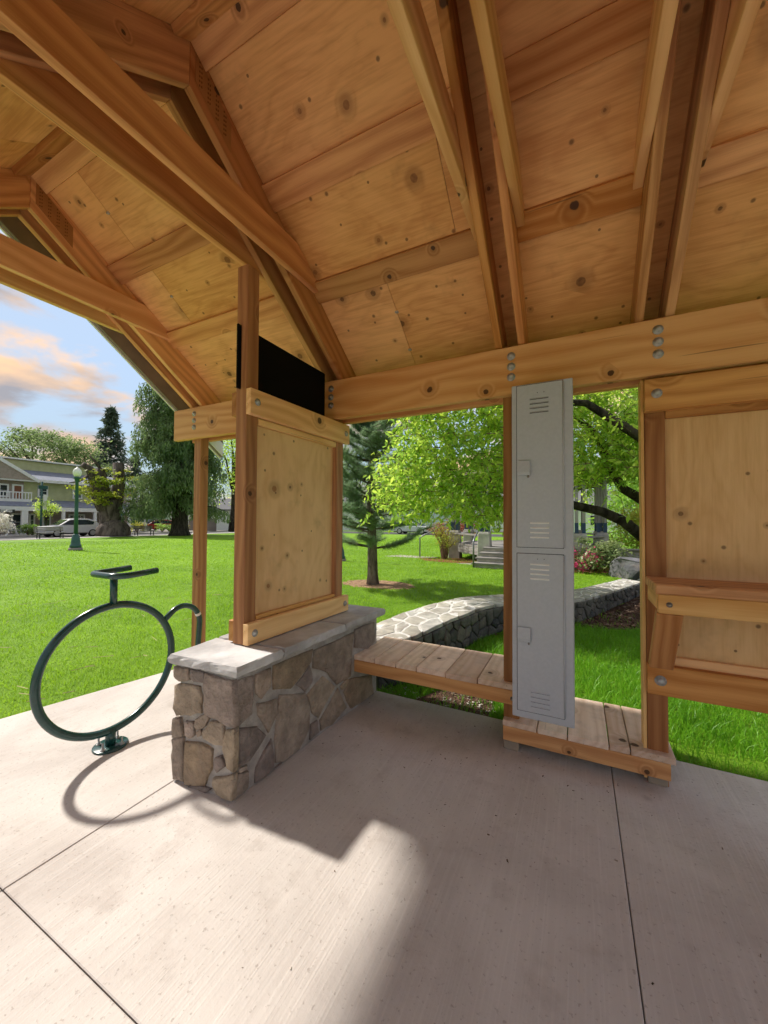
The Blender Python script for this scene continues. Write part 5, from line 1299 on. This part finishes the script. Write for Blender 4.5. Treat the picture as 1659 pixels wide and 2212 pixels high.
hang_sign('shop_sign', 'black shop sign with pale lettering under the left end of the porch', fb(-60, 745, XP), fb(190, 788, XP), 'sign_black', [(0.55, 0.17, [rs.uniform(0.08, 0.2) for _ in range(40)]), (0.18, 0.15, [rs.uniform(0.08, 0.2) for _ in range(26)])])
hang_sign('shop_sign', 'small blue shop sign under the right end of the porch', fb(1450, 788, XP), fb(1530, 822, XP), 'blue_sign', [])

# ------------------------------------------------------------------ street furniture and vehicles
MAT['lamp_green'] = plain('lamp_post_green', (0.022, 0.085, 0.075), 0.45, 0.5)
MAT['globe'] = plain('frosted_globe', (0.78, 0.77, 0.72), 0.35, 0.5, var=0.03)
MAT['lamp_base'] = plain('lamp_footing', (0.24, 0.22, 0.20), 0.9, 0.2)
def lamp_post(name, label, p, sc=1.0):
    t = thing(name, label, 'lamp', p); b = Vector(p)
    lathe('footing', [(0.34 * sc, -0.1), (0.34 * sc, 0.12 * sc), (0.31 * sc, 0.16 * sc)], b, MAT['lamp_base'], t, 12)
    lathe('base', [(0.27, 0.16), (0.27, 0.30), (0.22, 0.36), (0.20, 0.55), (0.16, 0.72), (0.125, 0.78), (0.125, 0.86), (0.10, 0.90)] if sc == 1 else [(r_ * sc, h_ * sc) for r_, h_ in ((0.29, 0.16), (0.29, 0.30), (0.24, 0.36), (0.22, 0.55), (0.19, 0.78), (0.15, 0.84), (0.15, 0.92), (0.125, 0.95))], b, MAT['lamp_green'], t, 14)
    lathe('pole', [(0.105 * sc, 0.9 * sc), (0.095 * sc, 2.4 * sc), (0.08 * sc, 4.02 * sc), (0.12 * sc, 4.06 * sc), (0.12 * sc, 4.14 * sc), (0.2 * sc, 4.2 * sc), (0.2 * sc, 4.26 * sc), (0.1 * sc, 4.28 * sc)], b, MAT['lamp_green'], t, 14)
    g = lathe('globe', [(r_ * 0.66 * sc, (4.28 + (h_ - 4.28) * 0.72) * sc) for r_, h_ in ((0.16, 4.28), (0.24, 4.36), (0.30, 4.5), (0.32, 4.66), (0.28, 4.84), (0.18, 4.97), (0.08, 5.02), (0.05, 5.1))], b, MAT['globe'], t, 16)
    return t
lp = at(163, 1189, z=GZ); lamp_post('lamp_post', 'green globe street lamp standing on the lawn before the old maple', lp, 0.85)
lamp_post('lamp_post', 'small green lamp post half hidden behind the far panel post', at(744, 1212, z=GZ) + Vector((-0.15, 0, 0)), 0.55)

MAT['tyre'] = plain('tyre_rubber', (0.02, 0.02, 0.02), 0.9, 0.1); MAT['rim'] = plain('alloy_rim', (0.45, 0.45, 0.46), 0.35, 0.5, 0.7)
MAT['head'] = plain('clear_lamp', (0.6, 0.6, 0.6), 0.2, 0.6); MAT['tail'] = plain('red_lamp', (0.45, 0.02, 0.02), 0.25, 0.6); MAT['trim_dark'] = plain('dark_plastic', (0.03, 0.03, 0.03), 0.7, 0.3)
def car(name, label, pos, ang, col, L=4.5, H=1.65, hatch=True):
    m = bpy.data.materials.get('paint_%02x%02x%02x' % tuple(int(c * 255) for c in col)) or plain('paint_%02x%02x%02x' % tuple(int(c * 255) for c in col), col, 0.25, 0.6, var=0.03)
    t = thing(name, label, 'car', pos); R_ = Matrix.Translation(Vector(pos)) @ Matrix.Rotation(ang, 4, 'Z'); w = 0.90
    k = L / 4.5; hh = H / 1.65
    low = [(-2.22, .32), (-2.25, .62), (-2.15, .92), (-1.2, 1.02), (1.75, 1.05), (2.12, 1.0), (2.22, .62), (2.18, .34)]
    top = [(-1.25, 1.02), (-.45, 1.56), (.2, 1.65), (1.1, 1.63), (1.75, 1.45), (2.02, 1.04)] if hatch else [(-1.0, 1.02), (-.35, 1.5), (.3, 1.58), (1.0, 1.5), (1.7, 1.05)]
    def ext(nm, pr, y0, y1, mat, tap=0.0, par=t, bev=0.05):
        n_ = len(pr); v = [R_ @ Vector((x * k, y0, z * hh)) for x, z in pr] + [R_ @ Vector((x * k, y1, z * hh)) for x, z in pr]
        if tap:
            v = []
            for yy in (y0, y1):
                for x, z in pr:
                    q = tap * max(0, z - 1.02); v.append(R_ @ Vector((x * k, yy * (1 - q), z * hh)))
        f = [tuple(range(n_)), tuple(range(2 * n_ - 1, n_ - 1, -1))] + [(i, (i + 1) % n_, (i + 1) % n_ + n_, i + n_) for i in range(n_)]
        return add(nm, v, f, mat, par, bevel=bev, seg=2, smooth=False)
    body = ext('body', low, -w, w, m, bev=0.07); cab = ext('cabin', top, -w * 0.97, w * 0.97, m, 0.28, bev=0.05)
    for sg in (-1, 1):
        wins = [[(-1.0, 1.08), (-.42, 1.48), (.12, 1.55), (.12, 1.08)], [(.2, 1.08), (.2, 1.55), (1.02, 1.53), (1.55, 1.36), (1.45, 1.10)]] if hatch else [[(-.8, 1.08), (-.33, 1.42), (.15, 1.5), (.15, 1.08)], [(.22, 1.08), (.22, 1.5), (.9, 1.43), (1.35, 1.1)]]
        for pr in wins:
            n_ = len(pr); v = []
            for off in (0.0, 0.012):
                v += [R_ @ Vector((x * k, sg * (w * 0.97 * (1 - 0.28 * max(0, z - 1.02)) + 0.004 + off), z * hh)) for x, z in pr]
            add('side_window', v, [tuple(range(n_)), tuple(range(2 * n_ - 1, n_ - 1, -1))] + [(i, (i + 1) % n_, (i + 1) % n_ + n_, i + n_) for i in range(n_)], MAT['glass'], cab)
        for xw in (-1.35, 1.38):
            c = R_ @ Vector((xw * k, sg * (w - 0.10), 0.34)); d = (R_.to_3x3() @ Vector((0, sg, 0)))
            fr_ = frame(d, c)
            def disc(nm, prof, mat, par):
                v, f = [], []; n_ = 18
                for r_, h_ in prof: v += [fr_ @ Vector((h_, r_ * math.cos(6.2832 * i / n_), r_ * math.sin(6.2832 * i / n_))) for i in range(n_)]
                for l in range(len(prof) - 1): f += [(l * n_ + i, l * n_ + (i + 1) % n_, (l + 1) * n_ + (i + 1) % n_, (l + 1) * n_ + i) for i in range(n_)]
                f += [tuple(range(n_)), tuple(range((len(prof) - 1) * n_, len(prof) * n_))]; return add(nm, v, f, mat, par, smooth=False)
            wh = disc('wheel', [(0.34, -0.1), (0.345, 0.09), (0.31, 0.115), (0.24, 0.118)], MAT['tyre'], t); disc('rim', [(0.235, 0.112), (0.235, 0.122), (0.12, 0.128), (0.06, 0.13)], MAT['rim'], wh)
        bar('headlight', R_ @ Vector((-2.19 * k, sg * 0.66, 0.80 * hh)), R_ @ Vector((-2.0 * k, sg * 0.82, 0.84 * hh)), 0.16, 0.13, MAT['head'], body); bar('tail_light', R_ @ Vector((2.16 * k, sg * 0.72, 0.94 * hh)), R_ @ Vector((1.98 * k, sg * 0.88, 1.0 * hh)), 0.12, 0.16, MAT['tail'], body)
    ws = [R_ @ Vector((x * k - 0.02, y, z * hh + 0.015)) for x, z, y in ((-1.18, 1.07, -.74), (-1.18, 1.07, .74), (-.5, 1.53, .66), (-.5, 1.53, -.66))]
    prism('windscreen', ws, R_.to_3x3() @ Vector((-0.012, 0, 0.014)), MAT['glass'], cab, bevel=0)
    bar('lower_trim', R_ @ Vector((-2.15 * k, 0, 0.30)), R_ @ Vector((2.15 * k, 0, 0.30)), 1.70, 0.14, MAT['trim_dark'], body)
    return t
pc = at(152, 1159, x=-42.6); car('parked_car', 'silver white hatchback car parked before the green building', (-42.6, pc.y, GZ - 0.08), math.radians(-90 + 180), (0.66, 0.67, 0.68), 4.6, 1.68)
q_ = at(343, 1140, x=-50); car('parked_car', 'red car parked under the weeping cedar branches', (-50, q_.y, GZ + 0.03), math.radians(60), (0.33, 0.02, 0.025), 4.3, 1.5)
q_ = at(893, 1152, y=42.0); car('parked_car', 'silver car parked on the far road behind the pine', (q_.x, 42.0, GZ + 0.01), math.radians(180), (0.60, 0.63, 0.66), 4.6, 1.5, False)
q_ = at(300, 1140, x=-55); car('parked_car', 'dark blue car beyond the right end of the green building', (-55, q_.y + 1.5, GZ + 0.03), math.radians(90), (0.03, 0.05, 0.12), 4.3, 1.5)

MAT['slat'] = plain('grey_bench_slat', (0.27, 0.25, 0.23), 0.85, 0.2)
def park_bench(label, c, ang):
    t = thing('park_bench', label, 'bench', c, 'benches along the far pavement'); R_ = Matrix.Translation(Vector(c)) @ Matrix.Rotation(ang, 4, 'Z')
    for i in range(4): bar('seat_slat', R_ @ Vector((-0.95, -0.2 + i * 0.12, 0.45)), R_ @ Vector((0.95, -0.2 + i * 0.12, 0.45)), 0.095, 0.04, MAT['slat'], t)
    for i in range(3): bar('back_slat', R_ @ Vector((-0.95, 0.24 + i * 0.03, 0.60 + i * 0.13)), R_ @ Vector((0.95, 0.24 + i * 0.03, 0.60 + i * 0.13)), 0.03, 0.10, MAT['slat'], t)
    for sx in (-0.75, 0.75):
        for (y_, z_) in ((-0.2, 0.43), (0.22, 0.43)): bar('leg', R_ @ Vector((sx, y_ * 1.1, 0)), R_ @ Vector((sx, y_, z_)), 0.06, 0.06, MAT['trim_dark'], t)
        bar('back_support', R_ @ Vector((sx, 0.2, 0.43)), R_ @ Vector((sx, 0.33, 0.92)), 0.05, 0.04, MAT['trim_dark'], t)
p = at(110, 1163, z=GZ + 0.02); park_bench('grey slatted bench on the pavement left of the lamp', (-37.2, p.y, GZ + 0.02), math.radians(90))
p = at(325, 1157, z=GZ + 0.02); park_bench('dark bench on the pavement between the maple and the cedar', (-37.2, p.y, GZ + 0.02), math.radians(90))
def a_frame(label, c, ang):
    t = thing('sandwich_board', label, 'sign', c, 'sandwich boards by the shops'); R_ = Matrix.Translation(Vector(c)) @ Matrix.Rotation(ang, 4, 'Z')
    for sg in (-1, 1):
        v = [R_ @ Vector((sg * x, y, z)) for x, y, z in ((0.36, -0.33, 0), (0.36, 0.33, 0), (0.03, 0.33, 1.15), (0.03, -0.33, 1.15))]
        f_ = prism('frame_panel', v, R_.to_3x3() @ Vector((0.035 * sg, 0, 0.01)), MAT['white_paint'], t)
        v = [R_ @ Vector((sg * (x + 0.04), y, z)) for x, y, z in ((0.315, -0.25, 0.18), (0.315, 0.25, 0.18), (0.085, 0.25, 0.98), (0.085, -0.25, 0.98))]
        prism('insert', v, R_.to_3x3() @ Vector((0.008 * sg, 0, 0.002)), MAT['brown_wall'], f_, bevel=0)
p = at(25, 1164, x=-45.0); a_frame('white sandwich board near the white flowering bush', (-45.0, p.y, GZ + 0.03), math.radians(80))
p = at(425, 1153, x=-37.3); a_frame('white sandwich board beside the cedar trunk', (-37.3, p.y, GZ + 0.02), math.radians(60))
# banner pole
p = at(88, 1150, x=-44.9); bp_ = thing('banner_pole', 'thin dark pole with a small green plate and narrow banner', 'pole', (-44.9, p.y, GZ))
tube('pole', [(-44.9, p.y, GZ), (-44.9, p.y, 5.0)], 0.09, MAT['lamp_green'], bp_, 8)
box('banner', (-44.92, p.y + 0.12, 2.4), (-44.88, p.y + 0.42, 3.8), MAT['white_paint'], bp_); box('sign_plate', (-44.83, p.y - 0.3, 4.3), (-44.79, p.y + 0.42, 4.62), MAT['lamp_green'], bp_)

# street trees, hedges, distant trees, houses
p = at(98, 1155, x=-45.2); broadleaf('street_tree', 'small round-headed street tree before the green building', (-45.2, p.y, GZ + 0.03), 3.6, 0.85, 1500, 'bright_leaf', 0.16, 0.06, clumps=30, cz=0.7, rz=0.27)
p = at(2, 1164, x=-41); shrub('flowering_bush', 'bush covered in white blossom at the left edge', at(-4, 1164, z=GZ), 0.8, 2.3, 1300, 'white_petal', 0.2)
for i, (u_, lab) in enumerate(((62, 'low planter shrub left of the grey slatted bench'), (70, 'spreading low shrub beside the sandwich board'), (295, 'low shrub right of the maple roots'), (365, 'low green shrub near the red car'), (350, 'mixed low planting before the red car'), (390, 'rounded shrub behind the cedar trunk'))):
    p = at(u_, 1150, x=-45.6); shrub('planter_shrub', lab, (-45.6, p.y, GZ + 0.03), 0.9, 0.9 + 0.2 * (i % 3), 700, ('far_leaf', 'dark_leaf', 'yellow_leaf')[i % 3], 0.16, 'shrubs in front of the shops')
def behind(name, fn, lab, u, dist, *a, **k):
    d = FW + RT * ((u - CX) / F_PX); d = Vector((d.x, d.y, 0)).normalized(); return fn(name, lab, (d.x * dist, d.y * dist, GZ), *a, **k)
G2 = 'trees behind the far buildings'
behind('airy_tree', broadleaf, 'airy spring tree rising over the left roof of the green building', 92, 88, 17.5, 7.5, 7000, 'far_leaf', 0.5, 0.4, G2, 60, 0.75, 0.22, spread=0.16)
behind('airy_tree', broadleaf, 'lower yellow-green tree over the roof beside the maple', 165, 84, 14.5, 4.6, 3600, 'far_leaf', 0.42, 0.35, G2, 50, 0.75, 0.22, spread=0.18)
behind('far_conifer', conifer, 'pointed blue-green conifer behind the maple', 236, 95, 24, 6.5, 12000, 'blue_conifer', 0.9, 0.4, group=G2)
behind('far_conifer', conifer, 'dark conifer between the green building and the cedar', 290, 80, 12.5, 4.2, 7000, 'blue_conifer', 0.6, 0.3, group=G2)
behind('far_tree', broadleaf, 'bright leafy tree seen between the two left posts', 500, 55, 15, 3.6, 5200, 'bright_leaf', 0.34, 0.3, G2, 60)
for i, (u_, dist, H_, r_, mt, lab) in enumerate(((545, 95, 12, 6, 'far_leaf', 'hazy round tree behind the white house'), (760, 75, 13, 6, 'far_leaf', 'broad tree behind the pine across the far road'), (1370, 60, 13, 6, 'dark_leaf', 'dark tree beyond the golden shrub'))):
    behind('far_tree', broadleaf, lab, u_, dist, H_, r_, 3600, mt, 0.5, 0.35, G2, 50)
MAT['house_white'] = plain('white_siding', (0.70, 0.71, 0.72), 0.8, 0.2, var=0.04); MAT['house_blue'] = plain('pale_blue_siding', (0.52, 0.60, 0.66), 0.8, 0.2, var=0.04); MAT['grey_roof'] = plain('grey_shingle', (0.16, 0.16, 0.17), 0.9, 0.2)
def house(label, c, w, d, h, rise, ang, wall, wins=3):
    t = thing('house', label, 'house', c, 'houses beyond the far road'); R_ = Matrix.Translation(Vector(c)) @ Matrix.Rotation(ang, 4, 'Z')
    P8 = [R_ @ Vector((x, y, z)) for x in (-w / 2, w / 2) for y in (-d / 2, d / 2) for z in (0, h)]; add('wall', P8, BF, MAT[wall], t, R_.to_3x3() @ Vector((1, 0, 0)))
    e = 0.4; tri = [R_ @ Vector(p) for p in ((-w / 2 + 0.05, -d / 2, h), (-w / 2 + 0.05, d / 2, h), (-w / 2 + 0.05, 0, h + rise))]
    prism('gable_wall', tri, R_.to_3x3() @ Vector((w - 0.1, 0, 0)), MAT[wall], t, bevel=0)
    for sg in (-1, 1):
        q = [R_ @ Vector(p) for p in ((-w / 2 - e, 0, h + rise + 0.05), (w / 2 + e, 0, h + rise + 0.05), (w / 2 + e, sg * (d / 2 + e), h - rise * e / (d / 2)), (-w / 2 - e, sg * (d / 2 + e), h - rise * e / (d / 2)))]
        prism('roof_slope', q, (0, 0, 0.18), MAT['grey_roof'], t, bevel=0)
    for i in range(wins):
        x_ = -w / 2 + w * (i + 0.5) / wins
        v = [R_ @ Vector((x_ + sx * 0.5, -d / 2 - 0.02, z_)) for sx, z_ in ((-1, 1.0), (1, 1.0), (1, 2.4), (-1, 2.4))]; f_ = prism('window', v, R_.to_3x3() @ Vector((0, -0.06, 0)), MAT['white_paint'], t)
        v = [R_ @ Vector((x_ + sx * 0.38, -d / 2 - 0.085, z_)) for sx, z_ in ((-1, 1.1), (1, 1.1), (1, 2.3), (-1, 2.3))]; prism('pane', v, R_.to_3x3() @ Vector((0, -0.02, 0)), MAT['glass'], f_, bevel=0)
    return t
def hpos(u, dist):
    d = FW + RT * ((u - CX) / F_PX); d = Vector((d.x, d.y, 0)).normalized() * dist; return (d.x, d.y, GZ)
house('low white house behind the cedar and left posts', hpos(478, 66), 13, 8, 3.1, 1.6, math.radians(48), 'house_white', 4)
house('pale blue gabled house behind the twiggy shrub', hpos(925, 58), 7, 8, 3.4, 2.6, math.radians(95), 'house_blue', 2)
house('white house with grey roof behind the bandstand', hpos(1040, 62), 12, 8, 3.6, 2.4, math.radians(8), 'house_white', 4)
house('white house beyond the bandstand columns on the right', hpos(1262, 58), 11, 8, 3.4, 2.2, math.radians(-5), 'house_white', 4)
house('grey-roofed white house behind the pine trunk', hpos(790, 64), 11, 8, 3.3, 2.2, math.radians(20), 'house_white', 3)
# fence right of the cedar and a utility pole
MAT['fence'] = plain('weathered_fence', (0.20, 0.175, 0.155), 0.9, 0.2)
fe = thing('board_fence', 'weathered board fence behind the cedar trunk', 'fence', hpos(440, 58))
f0, f1 = Vector(hpos(408, 60)), Vector(hpos(468, 57)); n_ = 46
for i in range(n_):
    a, b_ = f0.lerp(f1, i / n_), f0.lerp(f1, (i + 0.93) / n_); m_ = (a + b_) / 2; zz = 1.75 + rnd.uniform(-0.05, 0.05)
    bar('fence_board', (a.x, a.y, GZ + zz / 2), (b_.x, b_.y, GZ + zz / 2), 0.03, zz, MAT['fence'], fe, bevel=0)
up_ = thing('utility_pole', 'thin utility pole against the sky between the left posts', 'pole', hpos(462, 75)); p = Vector(hpos(462, 75))
tube('pole', [p, p + Vector((0, 0, 9.0))], [0.14, 0.10], MAT['dark_bark'], up_, 8); bar('cross_arm', p + Vector((-0.9, -0.4, 8.4)), p + Vector((0.9, 0.4, 8.4)), 0.1, 0.12, MAT['dark_bark'], up_)
# distant wooded rise that closes the horizon
hv, hf = [], []; n_ = 90
for i in range(n_ + 1):
    a = math.radians(-100 + 160 * i / n_); hh = 9 + 5 * math.sin(i * 0.35) + 3 * math.sin(i * 0.9 + 1) + rnd.uniform(-0.7, 0.7)
    for rr_, zz in ((230, -1), (255, hh), (300, -1)): hv.append((rr_ * math.sin(a), rr_ * math.cos(a), zz))
for i in range(n_):
    for k in range(2): hf.append((3 * i + k, 3 * i + k + 1, 3 * i + 4 + k, 3 * i + 3 + k))
MAT['hill'] = plain('wooded_hill', (0.075, 0.11, 0.075), 0.95, 0.1, var=0.35, scale=0.12)
o = add('hills', hv, hf, MAT['hill'], smooth=True); tag(o, kind='structure')
o = add('ground', [(-420, -420, -0.42), (420, -420, -0.42), (420, 420, -0.42), (-420, 420, -0.42)], [(0, 1, 2, 3)], MAT['lawn'], origin=(0, 0, -0.42)); tag(o, kind='structure')
